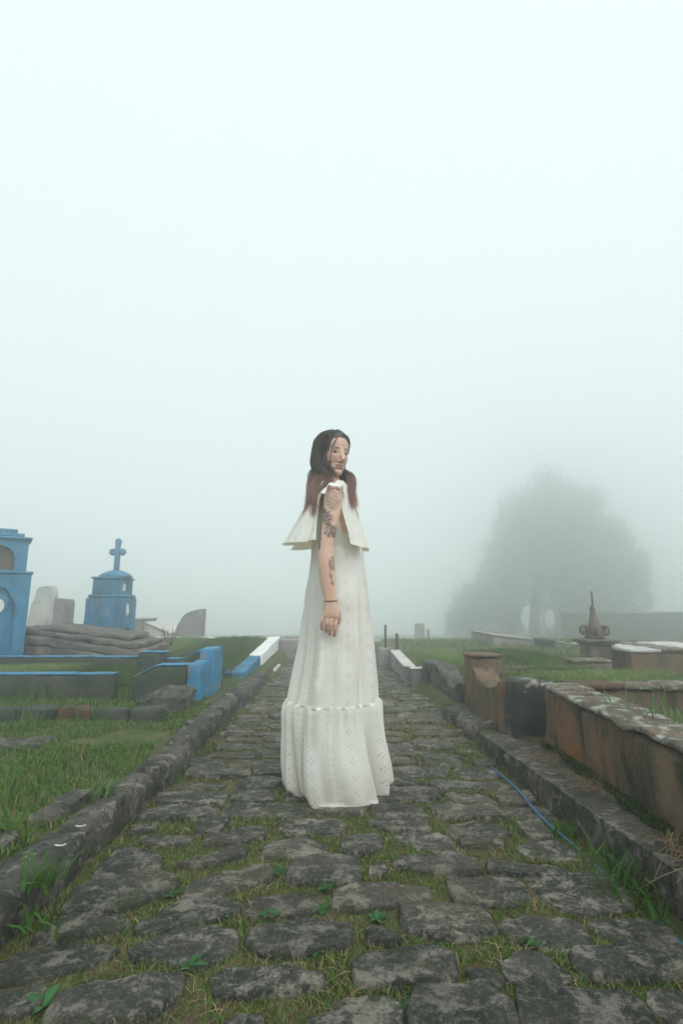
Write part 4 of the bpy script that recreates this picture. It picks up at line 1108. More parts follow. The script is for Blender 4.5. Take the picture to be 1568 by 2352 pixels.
for s in (-1, 1):
    ell((.047, s*.032, -.034), (.027, .021, .026))
    ell((.064, s*.024, .020), (.019, .021, .010))
    ell((.093, s*.0088, -.041), (.0090, .0062, .0062), 12, 8)
    ell((-.005, s*.077, -.012), (.016, .007, .029), 12, 10)
V, Fc = tube_np([H(.074, 0, .018), H(.086, 0, .002), H(.097, 0, -.018), H(.106, 0, -.034), H(.100, 0, -.043)], [.008, .0072, .0078, .0088, .0065], 10); addm(V, Fc)
ell((.0845, 0, -.060), (.0095, .0205, .0055), 16, 10); ell((.0825, 0, -.0695), (.0098, .0170, .0060), 16, 10)
# neck
NB = at(760, 1118, YP)
V, Fc = tube_np([H(-.012, 0, -.02), H(-.008, 0, -.07), H(-.018, 0, -.10).lerp(NB, .3), NB + Vector((0, 0, .01)), NB + Vector((.005, 0, -.05))], [.050, .047, .047, .052, .06], 18); addm(V, Fc)
# torso: (px row, centre px, half depth, half width)
TOR = [(1100, 760, .042, .050), (1114, 761, .055, .075), (1128, 764, .068, .115), (1145, 767, .080, .148), (1162, 771, .092, .155), (1180, 774, .104, .150), (1220, 777, .100, .138), (1262, 775, .092, .122), (1310, 773, .104, .138), (1370, 771, .122, .165), (1430, 770, .118, .168), (1480, 770, .10, .15)]
V = []; Fc = []; n = 28
for y, x, a, b in TOR:
    c = at(x, y, YP)
    for k in range(n):
        t = 2*math.pi*k/n; V.append((c.x + a*math.cos(t), YP + b*math.sin(t), c.z))
for i in range(len(TOR)-1):
    for k in range(n):
        a, b = i*n+k, i*n+(k+1) % n; Fc.append((a, a+n, b+n, b))
Fc.append(tuple(range(n))); Fc.append(tuple(reversed(range((len(TOR)-1)*n, len(TOR)*n)))); addm(V, Fc)
# legs and feet (under the dress)
for s in (-1, 1):
    hz_ = at(770, 1440, YP); x0 = hz_.x
    yy = YP + s*.075
    V, Fc = tube_np([(x0, yy, hz_.z), (x0, yy, .62), (x0+.01, yy, .44), (x0-.005, yy, .30), (x0-.01, yy, .09), (x0-.01, yy, .035)], [.085, .070, .052, .050, .034, .036], 14); addm(V, Fc)
    V, Fc = tube_np([(x0-.05, yy, .034), (x0+.03, yy, .040), (x0+.11, yy, .026), (x0+.16, yy, .018)], [(.03, .026), (.036, .034), (.042, .024), (.026, .014)], 12); addm(V, Fc)
# right arm (towards the camera)
AR = [(765, 1143, -.105, .044), (764, 1148, -.155, .0465), (761, 1180, -.185, .0395), (752, 1226, -.205, .0355), (748.5, 1255, -.212, .0345), (749, 1292, -.218, .0375), (752, 1332, -.224, .0335), (757, 1366, -.228, .0280), (759, 1384, -.230, .0265)]
pA = [at(x, y, YP+d) for x, y, d, r_ in AR]
V, Fc = tube_np(smoothpath(pA, 4), [(float(r_), float(r_)*(1-.26*sst(17, 32, i))) for i, r_ in enumerate(np.interp(np.linspace(0, len(AR)-1, 4*(len(AR)-1)+1), range(len(AR)), [a[3] for a in AR]))], 20); addm(V, Fc)
# right hand: palm loft, four fingers and thumb
PALM = [(759, 1380, -.230, .0262, .019), (760, 1392, -.232, .0285, .0175), (761, 1404, -.234, .0325, .0155), (760.5, 1415, -.234, .0350, .0138), (759, 1423, -.231, .0335, .010)]
V = []; Fc = []; n = 20
for x, y, d, a, b in PALM:
    c = at(x, y, YP+d)
    for k in range(n):
        t = 2*math.pi*k/n; cs, sn = math.cos(t), math.sin(t)
        e = lambda v: math.copysign(abs(v)**.75, v)
        V.append((c.x + a*e(cs), c.y + b*e(sn), c.z - .004*cs*(1 if y > 1410 else 0)))
for i in range(len(PALM)-1):
    for k in range(n):
        a, b = i*n+k, i*n+(k+1) % n; Fc.append((a, a+n, b+n, b))
Fc.append(tuple(range(n))); Fc.append(tuple(reversed(range((len(PALM)-1)*n, len(PALM)*n)))); addm(V, Fc)
FING = [[(742.5, 1411, -.232), (739.5, 1425, -.234), (738.0, 1436, -.226), (739.5, 1446, -.214)],
        [(751.5, 1414, -.234), (749.5, 1430, -.238), (748.0, 1441, -.230), (748.5, 1451, -.216)],
        [(761.0, 1416, -.235), (759.5, 1433, -.240), (757.8, 1447, -.232), (757.0, 1458, -.216)],
        [(771.5, 1416, -.233), (770.8, 1434, -.238), (769.0, 1449, -.231), (767.2, 1461, -.216)]]
for f_, rr in zip(FING, (.0070, .0078, .0081, .0079)):
    P_ = [at(x, y, YP+d) for x, y, d in f_]
    P_ = smoothpath(P_, 3); m_ = len(P_)
    rad = [rr*(1.06 - .16*i/(m_-1) + (.05 if i in (3, 6) else 0)) for i in range(m_)]
    tdir = (P_[-1]-P_[-2]).normalized(); P_.append(P_[-1]+tdir*rr*.55); rad.append(rr*.5)
    V, Fc = tube_np(P_, rad, 12); addm(V, Fc)
P_ = smoothpath([at(768, 1394, YP-.222), at(776, 1405, YP-.205), at(779, 1418, YP-.195), at(777, 1432, YP-.188)], 3)
V, Fc = tube_np(P_, [.0135*(1-.42*i/9) for i in range(10)], 12); addm(V, Fc)
# left arm, hanging on the far side
pB = [at(766, 1143, YP+.105), at(765, 1150, YP+.155), at(764, 1200, YP+.185), at(764, 1260, YP+.19), at(772, 1330, YP+.17), at(778, 1380, YP+.16), at(780, 1420, YP+.16), at(780, 1450, YP+.16)]
V, Fc = tube_np(smoothpath(pB, 3), list(np.interp(np.linspace(0, 7, 22), range(8), [.05, .05, .039, .034, .034, .026, .030, .010])), 16); addm(V, Fc)

tm = bpy.data.meshes.new('body_raw'); tm.from_pydata(bV, [], bF); tm.update()
to = link(bpy.data.objects.new('body_raw', tm))
md = to.modifiers.new('v', 'REMESH'); md.mode = 'VOXEL'; md.voxel_size = .0026; md.use_smooth_shade = True
ms = to.modifiers.new('s', 'SMOOTH'); ms.factor = .5; ms.iterations = 3
dg = bpy.context.evaluated_depsgraph_get(); ev = to.evaluated_get(dg)
bme = bpy.data.meshes.new_from_object(ev, depsgraph=dg); bme.name = 'body'
bpy.data.objects.remove(to); bpy.data.meshes.remove(tm)
n = len(bme.vertices); A = np.zeros(n*3, np.float32); bme.vertices.foreach_get('co', A); A = A.reshape(-1, 3).astype(float)
hf, hl, hu = np.array(Fh), np.array(Lh), np.array(Uh)
D = (A - np.array(HC)[None])/HS; lx, ly, lz = D@hf, D@hl, D@hu
near = (np.abs(lx) < .14) & (np.abs(ly) < .1) & (np.abs(lz) < .14)
disp = np.zeros(n)
gs = lambda y0, z0, sy, sz: np.exp(-((np.abs(ly)-y0)/sy)**2 - ((lz-z0)/sz)**2)*(lx > .03)
disp -= .007*gs(.031, .000, .016, .010)          # eye sockets
disp += .004*gs(.031, -.001, .010, .006)         # lids
disp -= .0035*np.exp(-(ly/.020)**2 - ((lz+.0655)/.0022)**2)*(lx > .05)   # mouth line
disp -= .0015*np.exp(-(ly/.03)**2 - ((lz+.083)/.006)**2)*(lx > .05)
disp -= .003*gs(.024, -.052, .006, .014)
A += (disp*near)[:, None]*hf[None]*HS
bme.vertices.foreach_set('co', A.astype(np.float32).ravel())
# skin colours: lips, blush, brows are part of the skin, so are the tattoos
skin = np.array((.64, .415, .325)); C = np.repeat(skin[None], n, 0)
face = near & (lx > .02)
lip = np.exp(-((np.abs(ly)/(.0235))**4) - ((lz+.0652+.004*np.abs(ly)/.02*0)/(.0098))**4)*face*(lx > .055)
C = C*(1-lip[:, None]*.5) + np.array((.50, .20, .18))[None]*lip[:, None]*.5
mline = np.exp(-(ly/.021)**4 - ((lz+.0655-.0042*(np.abs(ly)/.02)**2)/.0020)**2)*face*(lx > .055)
C *= (1-.5*mline[:, None])
bl = np.exp(-((np.abs(ly)-.042)/.018)**2 - ((lz+.032)/.02)**2)*face*.35
C = C*(1-bl[:, None]) + np.array((.58, .27, .21))[None]*bl[:, None]
nos = np.exp(-((np.abs(ly)-.0075)/.0035)**2 - ((lz+.0475)/.003)**2)*face
C *= (1-.45*nos[:, None])
sh = np.exp(-((np.abs(ly)-.031)/.020)**2 - ((lz-.004)/.010)**2)*face*.16  # shade around the eyes, painted into the skin colour
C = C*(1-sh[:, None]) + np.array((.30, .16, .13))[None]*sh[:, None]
X_, Y_ = proj(A)
arm = (A[:, 1] < YP-.13) & (X_ < 795) & (Y_ > 1108) & (Y_ < 1400)
ink = np.zeros(n); idx = np.where(arm)[0]
def tn(i, s, o): return mnoise.fractal(Vector(A[i])*s + Vector((o, 0, 0)), .9, 2.2, 3)
for i in idx:
    x, y = X_[i], Y_[i]; v = 0
    e = ((x-764)/17)**2 + ((y-1143)/28)**2                      # grey flower on the shoulder
    if e < 1.3: v = max(v, (.62 if abs(tn(i, 55, 1)) < .30 else .28)*(1 if e < 1 else .4))
    t = (y-1172)/60                                             # dark roses slanting down the arm
    if -.05 < t < 1.05:
        cxr = 738 + 30*t; w_ = 11 + 4*math.sin(t*9)
        if abs(x-cxr) < w_: v = max(v, .88 if tn(i, 80, 5) > -.22 else .45)
        elif abs(x-cxr) < w_+6 and tn(i, 90, 8) > .10: v = max(v, .75)
    cl_ = 743 - (y-1130)*.075                                   # stem along the back edge
    if 1130 < y < 1262 and abs(x-cl_) < 2.4: v = max(v, .85)
    e = ((x-764)/10)**2 + ((y-1294)/17)**2                      # flower on the forearm
    if e < 1 and tn(i, 85, 3) > -.25: v = max(v, .62)
    if 1312 < y < 1344 and abs(x-(757+(y-1312)*.22)) < 2.6+1.6*math.sin(y*.4): v = max(v, .6)
    ink[i] = v
C = C*(1-ink[:, None]*.92) + np.array((.045, .045, .05))[None]*ink[:, None]*.92
kn = np.zeros(n)
for x, y in ((741, 1414), (751, 1417), (760.5, 1418), (771, 1419)):
    kn += np.exp(-((X_-x)/4.5)**2 - ((Y_-y)/4.5)**2)*(A[:, 1] < YP-.18)
fi = ((Y_ > 1418) & (A[:, 1] < YP-.17) & (X_ < 785))*np.clip((Y_-1418)/40, 0, 1)
rd = np.clip(kn*.35 + fi*.45, 0, .6)
C = C*(1-rd[:, None]) + np.array((.50, .225, .165))[None]*rd[:, None]
at_ = bme.color_attributes.new('tint', 'FLOAT_COLOR', 'POINT'); c4 = np.ones((n, 4), np.float32); c4[:, :3] = C
at_.data.foreach_set('color', c4.ravel())
def tinted(name, rough=.5, spec=.35, sss=0.0, trans=0.0, bump=None, bs=.2):
    g_ = NT(name); a_ = g_.n('ShaderNodeVertexColor', layer_name='tint'); g_.color(a_.outputs[0], rough, spec)
    if sss:
        g_.b.inputs['Subsurface Weight'].default_value = sss; g_.b.inputs['Subsurface Radius'].default_value = (.012, .005, .003); g_.b.inputs['Subsurface Scale'].default_value = 1.0
    if bump: g_.bump(g_.noise(bump, 4, .6), bs, .002)
    return g_.m
M['skin'] = tinted('skin', .5, .35, .45, bump=260, bs=.10)
M['hair'] = tinted('hair', .45, .4)
M['eye'] = tinted('eye', .15, .5)
bme.materials.clear(); bme.materials.append(M['skin'])
bme.polygons.foreach_set('use_smooth', np.ones(len(bme.polygons), bool))
body = rel(link(bpy.data.objects.new('body', bme)), person)
from mathutils.bvhtree import BVHTree
bme.calc_loop_triangles()
tri = np.zeros(len(bme.loop_triangles)*3, np.int32); bme.loop_triangles.foreach_get('vertices', tri); tri = tri.reshape(-1, 3)
fm = np.where(near[tri].all(1))[0]
bvh = BVHTree.FromPolygons([Vector(v) for v in A], [tuple(int(i) for i in t) for t in tri[fm]])
def onface(y, z):
    h = bvh.ray_cast(H(.25, y, z), -Fh)
    return h[0] if h[0] is not None else H(.08, y, z)
# eyes, lashes, brows
for s in (-1, 1):
    c = onface(s*.031, 0.0); V = []; Q = []; C_ = []
    gaze = (Vector((0, 0, CAM_H)) - c).normalized()
    gy, gz2 = gaze.dot(Lh), gaze.dot(Uh)
    nu, nv = 17, 9
    for i in range(nu):
        u = -1 + 2*i/(nu-1)
        yy = s*.031 + u*.0145
        hgt = .0052*(1-u*u)**.7 + .0002
        for j in range(nv):
            v = -1 + 2*j/(nv-1); zz = v*hgt + .0012*u*s
            p = onface(yy, zz*1.0)
            V.append(p + Fh*(.0008 + .0022*(1-u*u)*(1-v*v)))
            r_ = math.hypot((u*.0145 - gy*.0035*1.0), zz - gz2*.003)
            C_.append((.012, .009, .008) if r_ < .0032 else (.075, .040, .022) if r_ < .0062 else (.62, .58, .55))
    for i in range(nu-1):
        for j in range(nv-1):
            a = i*nv+j; Q.append((a, a+nv, a+nv+1, a+1))
    rel(from_np('eye', V, Q, M['eye'], None, True, np.array(C_)), person)
    def strip(nm, pts_, rad, col):
        V, Fc = tube_np(pts_, rad, 6, False); me_ = from_np(nm, [tuple(v) for v in V], Fc, M['hair'], None, True, np.array([col]*len(V))); return rel(me_, person)
    up_ = [onface(s*.031+u*.0155, .0054*(1-u*u)**.7 + .0012*u*s) + Fh*.0022 for u in np.linspace(-1, 1, 9)]
    strip('eyelash', up_, [.0005, .0010, .0013, .0014, .0014, .0014, .0013, .0011, .0007], (.03, .02, .018))
    lo_ = [onface(s*.031+u*.0145, -.0052*(1-u*u)**.7) + Fh*.0012 for u in np.linspace(-1, 1, 7)]
    strip('lower_lash', lo_, [.0004, .0007, .0008, .0008, .0008, .0007, .0004], (.10, .05, .04))
    br = [onface(s*(.013+.037*u), .0195 + .0075*math.sin(u*2.2) - .004*u) + Fh*.0012 for u in np.linspace(0, 1, 9)]
    strip('eyebrow', br, [(.0015*(1-.75*u)+.0005, .0024*(1-.7*u)+.0006) for u in np.linspace(0, 1, 9)], (.07, .045, .036))

# ---- hair
CR = (-.012, 0, .038); RR = (.094, .076, .083)
def skull(dx, dy, dz, k): return H(CR[0]+RR[0]*dx*k, CR[1]+RR[1]*dy*k, CR[2]+RR[2]*dz*k)
def hairy(x, y, z):            # head-local: does hair grow here
    return x < .046 + max(0.0, z-.06)*1.35 - max(0.0, .05-abs(y))*.25*(z < .06) and z > -.09
V = []; Fc = []; C_ = []; n1, n2 = 40, 30; ids = {}
for i in range(n2+1):
    ph = math.pi*i/n2
    for k in range(n1):
        a = 2*math.pi*k/n1
        dx, dy, dz = math.sin(ph)*math.cos(a), math.sin(ph)*math.sin(a), math.cos(ph)
        ids[i, k] = len(V); V.append(skull(dx, dy, dz, 1.055)); C_.append((.020, .015, .013))
for i in range(n2):
    for k in range(n1):
        q = (ids[i, k], ids[i+1, k], ids[i+1, (k+1) % n1], ids[i, (k+1) % n1])
        c = sum((V[j] for j in q), Vector())/4 - HC
        if hairy(c.dot(Fh), c.dot(Lh), c.dot(Uh)): Fc.append(q)
hair = rel(from_np('hair', V, Fc, M['hair'], None, True, np.array(C_)), person)
rh = np.random.default_rng(5); SV = []; SQ = []; SC = []
W = lambda x, y, d: at(x, y, YP+d)
def lerp(a, b, t): return a+(b-a)*t
NL = 0; tries = 0
while NL < 150 and tries < 9000:
    tries += 1
    d = rh.normal(size=3); d /= np.linalg.norm(d)
    if d[2] < -.35: continue
    p = (CR[0]+RR[0]*d[0]*1.05, CR[1]+RR[1]*d[1]*1.05, CR[2]+RR[2]*d[2]*1.05)
    if not hairy(*p): continue
    side = -1 if p[1] + rh.normal(0, .004) < .008 else 1
    ang = abs(math.degrees(math.atan2(p[1], p[0])))              # 0 front .. 180 back
    q = min(1, max(0, (ang-25)/150 + rh.normal(0, .05)))
    if p[2] > .08: q = min(1, max(0, q*.6+rh.uniform(0, .4)))
    th = R(lerp(50 if side < 0 else 80, 172, q))*side
    P1 = skull(math.cos(th)*.98, math.sin(th)*.98, .10, rh.uniform(1.05, 1.12))
    mid = (Vector(skull(*d, 1.07))+P1)/2; md_ = (mid-H(*CR))
    dl = Vector((md_.dot(Fh)/RR[0], md_.dot(Lh)/RR[1], md_.dot(Uh)/RR[2])); ln = dl.length
    Pm = skull(dl.x/ln, dl.y/ln, dl.z/ln, rh.uniform(1.06, 1.10))
    k2 = rh.uniform(.98, 1.10)
    P2 = H(CR[0]+RR[0]*math.cos(th)*k2, RR[1]*math.sin(th)*k2*(1.05 if side < 0 else .98), -.055)
    if side < 0:
        yj = rh.normal(0, 5)
        T1 = W(lerp(767, 714, q)+rh.normal(0, 2), 1094+yj, lerp(-.125, .03, q)+rh.normal(0, .006))
        T2 = W(lerp(738, 709, q**.8)+rh.normal(0, 3), 1130+yj, lerp(-.165, -.055, q)+rh.normal(0, .005))
        ye = 1128 + 58*rh.random()**.6
        T3 = W(lerp(730, 699, q)+rh.normal(0, 3)+(1184-ye)*.05, ye+14, lerp(-.20, -.14, q)+rh.normal(0, .006))
    else:
        if q < .55:
            qq = q/.55
            T1 = W(lerp(798, 808, qq)+rh.normal(0, 1.5), 1094, lerp(-.03, .03, qq)); T2 = W(lerp(803, 813, qq)+rh.normal(0, 2), 1128+rh.normal(0, 5), lerp(-.125, -.055, qq))
            T3 = W(lerp(808, 819, qq)+rh.normal(0, 3), 1138+44*rh.random()**.7, lerp(-.17, -.09, qq))
        else:
            T1 = W(lerp(800, 735, (q-.55)/.45)+rh.normal(0, 3), 1096, .10); T2 = W(lerp(795, 725, (q-.55)/.45)+rh.normal(0, 4), 1130, .11); T3 = W(lerp(790, 715, (q-.55)/.45)+rh.normal(0, 5), rh.uniform(1140, 1165), .12)
    guide = smoothpath([skull(*d, 1.035), Pm, P1, P2, T1, T2, T3], 5); m_ = len(guide)
    wa, wp, wf = rh.uniform(.003, .009), rh.uniform(0, 6.28), rh.uniform(.45, .75)
    lock_b = rh.uniform(.75, 1.3)
    for j in range(17):
        o1 = Vector(rh.normal(0, 1, 3)); o2 = Vector(rh.normal(0, 1, 3)); cut = int(m_*(1-.16*rh.random()**2)); sg = rh.uniform(.7, 1.3)
        pts_ = []
        for i in range(cut):
            t = i/(m_-1); wv = wa*sst(.35, 1, t)
            pp = guide[i] + o1*(.0030 + .0040*min(1, t*2.5))*(1-.3*t) + o2*.0022*t + Vector((math.sin(i*wf+wp), .6*math.cos(i*wf+wp*1.3), 0))*wv
            if t < .5:
                v_ = pp - H(*CR); e_ = Vector((v_.dot(Fh)/RR[0], v_.dot(Lh)/RR[1], v_.dot(Uh)/RR[2])).length
                lim = 1.040 + .028*abs(math.sin(j*1.7))
                if e_ < lim: pp = H(*CR) + v_*(lim/max(e_, .2))
            pts_.append(pp)
        mm = len(pts_); r0 = rh.uniform(.0008, .0016)
        V, Fc = tube_np(pts_, [r0*(1.0 if i < mm*.6 else 1-.8*(i/(mm-1)-.6)/.4) for i in range(mm)], 3, False)
        o = len(SV); SV += [tuple(v) for v in V]; SQ += [tuple(k_+o for k_ in f) for f in Fc]
        br_ = rh.uniform(.8, 1.2)*lock_b
        for i in range(mm):
            t = i/(m_-1)
            root, mid_, tip = np.array((.032, .024, .020)), np.array((.085, .048, .038)), np.array((.44, .225, .18))
            c = lerp(root, mid_, min(1, t/.58)) if t < .58 else lerp(mid_, tip, min(1, (t-.58)/.42)**1.15)
            SC += [c*br_]*3
    NL += 1
rel(from_np('hair_strands', SV, SQ, M['hair'], None, True, np.array(SC)), person); person.children[-1]
# the loose wet lock beside the face
lk = smoothpath([onface(-.018, .080)+Fh*.006, onface(-.034, .055)+Fh*.006, onface(-.045, .02)+Fh*.008-Lh*.004, onface(-.047, -.015)+Fh*.008-Lh*.005, onface(-.044, -.045)+Fh*.009-Lh*.006, onface(-.036, -.075)+Fh*.008-Lh*.006, W(772, 1096, -.13)], 5)
V_, Q_, C_ = [], [], []
for k in range(4):
    jt = Vector(rh.normal(0, .0012, 3)); V, Fc = tube_np([p + jt + Vector(rh.normal(0, .0004, 3)) for p in lk], [.0010]*len(lk), 4, False)
    o = len(V_); V_ += [tuple(v) for v in V]; Q_ += [tuple(j+o for j in f) for f in Fc]; C_ += [(.024, .018, .016)]*len(V)
rel(from_np('face_lock', V_, Q_, M['hair'], None, True, np.array(C_)), person)

# ---- cloth material with eyelets
def cloth():
    g_ = NT('eyelet_cotton'); uvn = g_.n('ShaderNodeUVMap'); sp = g_.n('ShaderNodeSeparateXYZ'); g_.l(uvn.outputs[0], sp.inputs[0])
    U, Vv = sp.outputs[0], sp.outputs[1]
    PW = .125
    fu = g_.math('FRACT', g_.math('DIVIDE', U, PW)); fu_m = g_.math('MULTIPLY', fu, PW)
    def dots(lst, per):
        fv = g_.math('MULTIPLY', g_.math('FRACT', g_.math('DIVIDE', Vv, per)), per)
        out = None
        for (cu, cv, r_) in lst:
            dx = g_.math('SUBTRACT', fu_m, cu); dy = g_.math('SUBTRACT', fv, cv)
            d2 = g_.math('ADD', g_.math('MULTIPLY', dx, dx), g_.math('MULTIPLY', dy, dy))
            m_ = g_.math('LESS_THAN', d2, r_*r_)
            out = m_ if out is None else g_.math('MAXIMUM', out, m_)
        return out
    big = dots([(.020, .012, .0027), (.013, .022, .0027), (.027, .022, .0027), (.020, .032, .0027)], .056)
    chev = dots([(.070, .006, .0018), (.0725, .012, .0018), (.075, .018, .0018), (.094, .006, .0018), (.0915, .012, .0018), (.089, .018, .0018),
                 (.075, .033, .0018), (.0725, .039, .0018), (.070, .045, .0018), (.089, .033, .0018), (.0915, .039, .0018), (.094, .045, .0018)], .054)
    hole = g_.math('MAXIMUM', big, chev)
    ln = None
    for c in (.045, .058, .112):
        d = g_.math('ABSOLUTE', g_.math('SUBTRACT', fu_m, c)); m_ = g_.math('LESS_THAN', d, .0009); ln = m_ if ln is None else g_.math('MAXIMUM', ln, m_)
    tick = g_.math('GREATER_THAN', g_.math('FRACT', g_.math('DIVIDE', Vv, .006)), .45)
    ln = g_.math('MULTIPLY', ln, tick)
    base = g_.mix(g_.noise(3, 4, .6), (.84, .855, .83), (.88, .895, .88))
    c = g_.mix(g_.math('MULTIPLY', ln, .32), base, (.42, .36, .28)); c = g_.mix(g_.math('MULTIPLY', hole, .55), c, (.20, .16, .12))
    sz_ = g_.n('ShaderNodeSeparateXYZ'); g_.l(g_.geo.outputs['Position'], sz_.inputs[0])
    hem_tint = g_.math('MULTIPLY', g_.mask(sz_.outputs[2], .16, .0), g_.mask(g_.noise(9, 6, .7), .38, .66))  # browner in patches towards the hem
    c = g_.mix(g_.math('MULTIPLY', hem_tint, .55), c, (.40, .32, .23))
    g_.color(c, .9, .1)
    rib = g_.math('SINE', g_.math('MULTIPLY', Vv, 900.0)); wv = g_.noise(700, 2, .5)
    h = g_.math('SUBTRACT', g_.math('ADD', g_.math('MULTIPLY', wv, .5), g_.math('MULTIPLY', rib, .05)), g_.math('ADD', hole, g_.math('MULTIPLY', ln, .5)))
    g_.bump(h, .35, .003)
    tr_ = g_.n('ShaderNodeBsdfTranslucent'); tr_.inputs[0].default_value = (.95, .81, .52, 1)
    mx = g_.n('ShaderNodeMixShader'); mx.inputs[0].default_value = .28
    g_.l(g_.b.outputs[0], mx.inputs[1]); g_.l(tr_.outputs[0], mx.inputs[2]); g_.l(mx.outputs[0], g_.out.inputs[0])
    return g_.m
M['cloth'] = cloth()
def gauss(t, c, w): return math.exp(-((t-c)/w)**2)
def bump_between(t, a, b, e):          # 1 between a and b with edges of width e
    return sst(a-e, a+e, t)*(1-sst(b-e, b+e, t))
NTH = 320
Lx = crv([1165, 1200, 1240, 1270, 1300, 1350, 1400, 1450, 1500, 1550, 1595, 1607], [729, 723, 718, 715, 712, 704, 698, 691, 684, 674, 664, 660])
Rx = crv([1165, 1200, 1240, 1270, 1300, 1350, 1400, 1450, 1500, 1550, 1595, 1607], [812, 820, 829, 834, 838, 843, 848, 853, 857, 861, 865, 866])
Bx = crv([1165, 1260, 1310, 1380, 1450, 1530, 1607], [.150, .132, .150, .176, .184, .196, .206])
def ring(y, lx_, rx_, b, fold, zoff=0.0):
    a_, c_ = at(lx_, y, YP), at(rx_, y, YP); cx_ = (a_.x+c_.x)/2; a = (c_.x-a_.x)/2; out = []; uv = []
    for k in range(NTH+1):
        t = -270 + 360*k/NTH                      # degrees; -90 faces the camera
        f, dz = fold(t); k_ = 1+f
        out.append((cx_ + a*k_*math.cos(R(t)), YP + b*k_*math.sin(R(t)), a_.z + zoff + dz))
        uv.append((R(t)*.185, a_.z + dz))
    return out, uv
def sheet(name, rows_, parent):
    V = []; UV = []
    for o, u in rows_: V += o; UV += u
    m_ = len(rows_); I = np.arange(m_*(NTH+1)).reshape(m_, NTH+1)
    Q = np.stack([I[1:, :-1], I[1:, 1:], I[:-1, 1:], I[:-1, :-1]], -1).reshape(-1, 4)
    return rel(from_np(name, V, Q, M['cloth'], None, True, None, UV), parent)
def skirt_fold(t, y):
    s = sst(1290, 1607, y); s0 = sst(1165, 1240, y)
    n_ = mnoise.noise(Vector((t*.03, y*.006, 3)))
    f = s*(.050*math.sin(R(t)*6+.6+n_) + .040*math.sin(R(t)*13+1+2*n_)) + .010*mnoise.noise(Vector((t*.05, y*.02, 8)))
    v_ = -48 + 6*(1-s)
    f += s*(-.24*gauss(t, v_, 7) + .10*gauss(t, v_+16, 8) + .06*gauss(t, v_-20, 12) - .10*gauss(t, -18, 6))
    f += s*(-.12*gauss(t, -126, 7) + .05*gauss(t, -110, 8) - .06*gauss(t, -148, 6))
    f += .03*s0*gauss(t, -70, 16)*math.sin(y*.07)*(1-s) + .02*(1-s)*mnoise.noise(Vector((t*.06, y*.035, 4)))   # slack at the waist
    return f
rows_ = []
for y in np.linspace(1165, 1607, 90):
    rows_.append(ring(y, Lx(y), Rx(y), Bx(y), lambda t, y=y: (skirt_fold(t, y)*(1-.35*sst(1560, 1607, y)), 0)))
dress = sheet('dress', rows_, person)
# lower tier, gathered at the seam
Lt = crv([1604, 1609, 1618, 1635, 1660, 1700, 1750, 1785, 1810, 1830], [660, 656, 653, 650, 648, 646, 646, 650, 656, 664])
Rt = crv([1604, 1609, 1618, 1635, 1660, 1700, 1750, 1785, 1810, 1830], [866, 869, 871, 873, 876, 880, 888, 893, 894, 894])
Bt = crv([1604, 1618, 1660, 1720, 1790, 1830], [.205, .209, .207, .200, .190, .182])
rows_ = []
zs = at(770, 1604, YP).z; NR = 84
for i in range(NR+1):
    t_ = i/NR; z = zs*(1-t_) + .006*t_
    # row whose picture height matches this z on the axis of the dress
    dd = z-CAM_H; zc = YP*_c + dd*_s; u_ = -YP*_s + dd*_c; y = CY - F_PX*u_/zc
    def fold(t, t_=t_, y=y):
        n_ = mnoise.noise(Vector((t*.04, t_*1.5, 5)))
        g1 = math.exp(-t_/.22)*sst(0, .03, t_)
        f = g1*(.034*math.sin(R(t)*34+3*n_) + .026*math.sin(R(t)*21+1.3)) + .006*gauss(t_, .012, .012)
        f += skirt_fold(t, 1607)*.65*(1-sst(.05, .45, t_))
        s = sst(.05, .75, t_)
        f += s*(.055*math.sin(R(t)*9+1.2+1.5*n_) + .035*math.sin(R(t)*15+2.1))*(0.30 if -118 < t < -50 else 1)
        lobe = bump_between(t, -119, -52+4*t_, 6)
        f += s*lobe*(.07 + .09*t_) - s*(.30*gauss(t, -45+4*t_, 5.5) + .24*gauss(t, -125, 5) + .20*gauss(t, -141, 4) + .16*gauss(t, -156, 4)) + s*.09*gauss(t, -30, 8) - s*.14*gauss(t, -17, 4.5)
        f += s*lobe*(.05*gauss(t, -84+10*t_, 10) - .05*gauss(t, -104+4*t_, 5) + .03*gauss(t, -66, 7))
        e = sst(.86, 1.0, t_)
        tuck = (1-lobe)*(.55+.45*math.sin(R(t)*5+.8))
        f -= e*e*.11*tuck
        f += lobe*sst(.92, 1, t_)**2*(.03 + .03*math.sin(R(t)*7+.5))
        dz = lobe*e*.000 + (1-lobe)*e*(.012+.012*math.sin(R(t)*7+2)) + lobe*e*.006*(1+math.sin(R(t)*11))
        return f, max(0, dz)
    rows_.append(ring(y, Lt(y), Rt(y), Bt(y), fold))
rel(sheet('dress_tier', rows_, person), person) if False else sheet('skirt_tier', rows_, person)
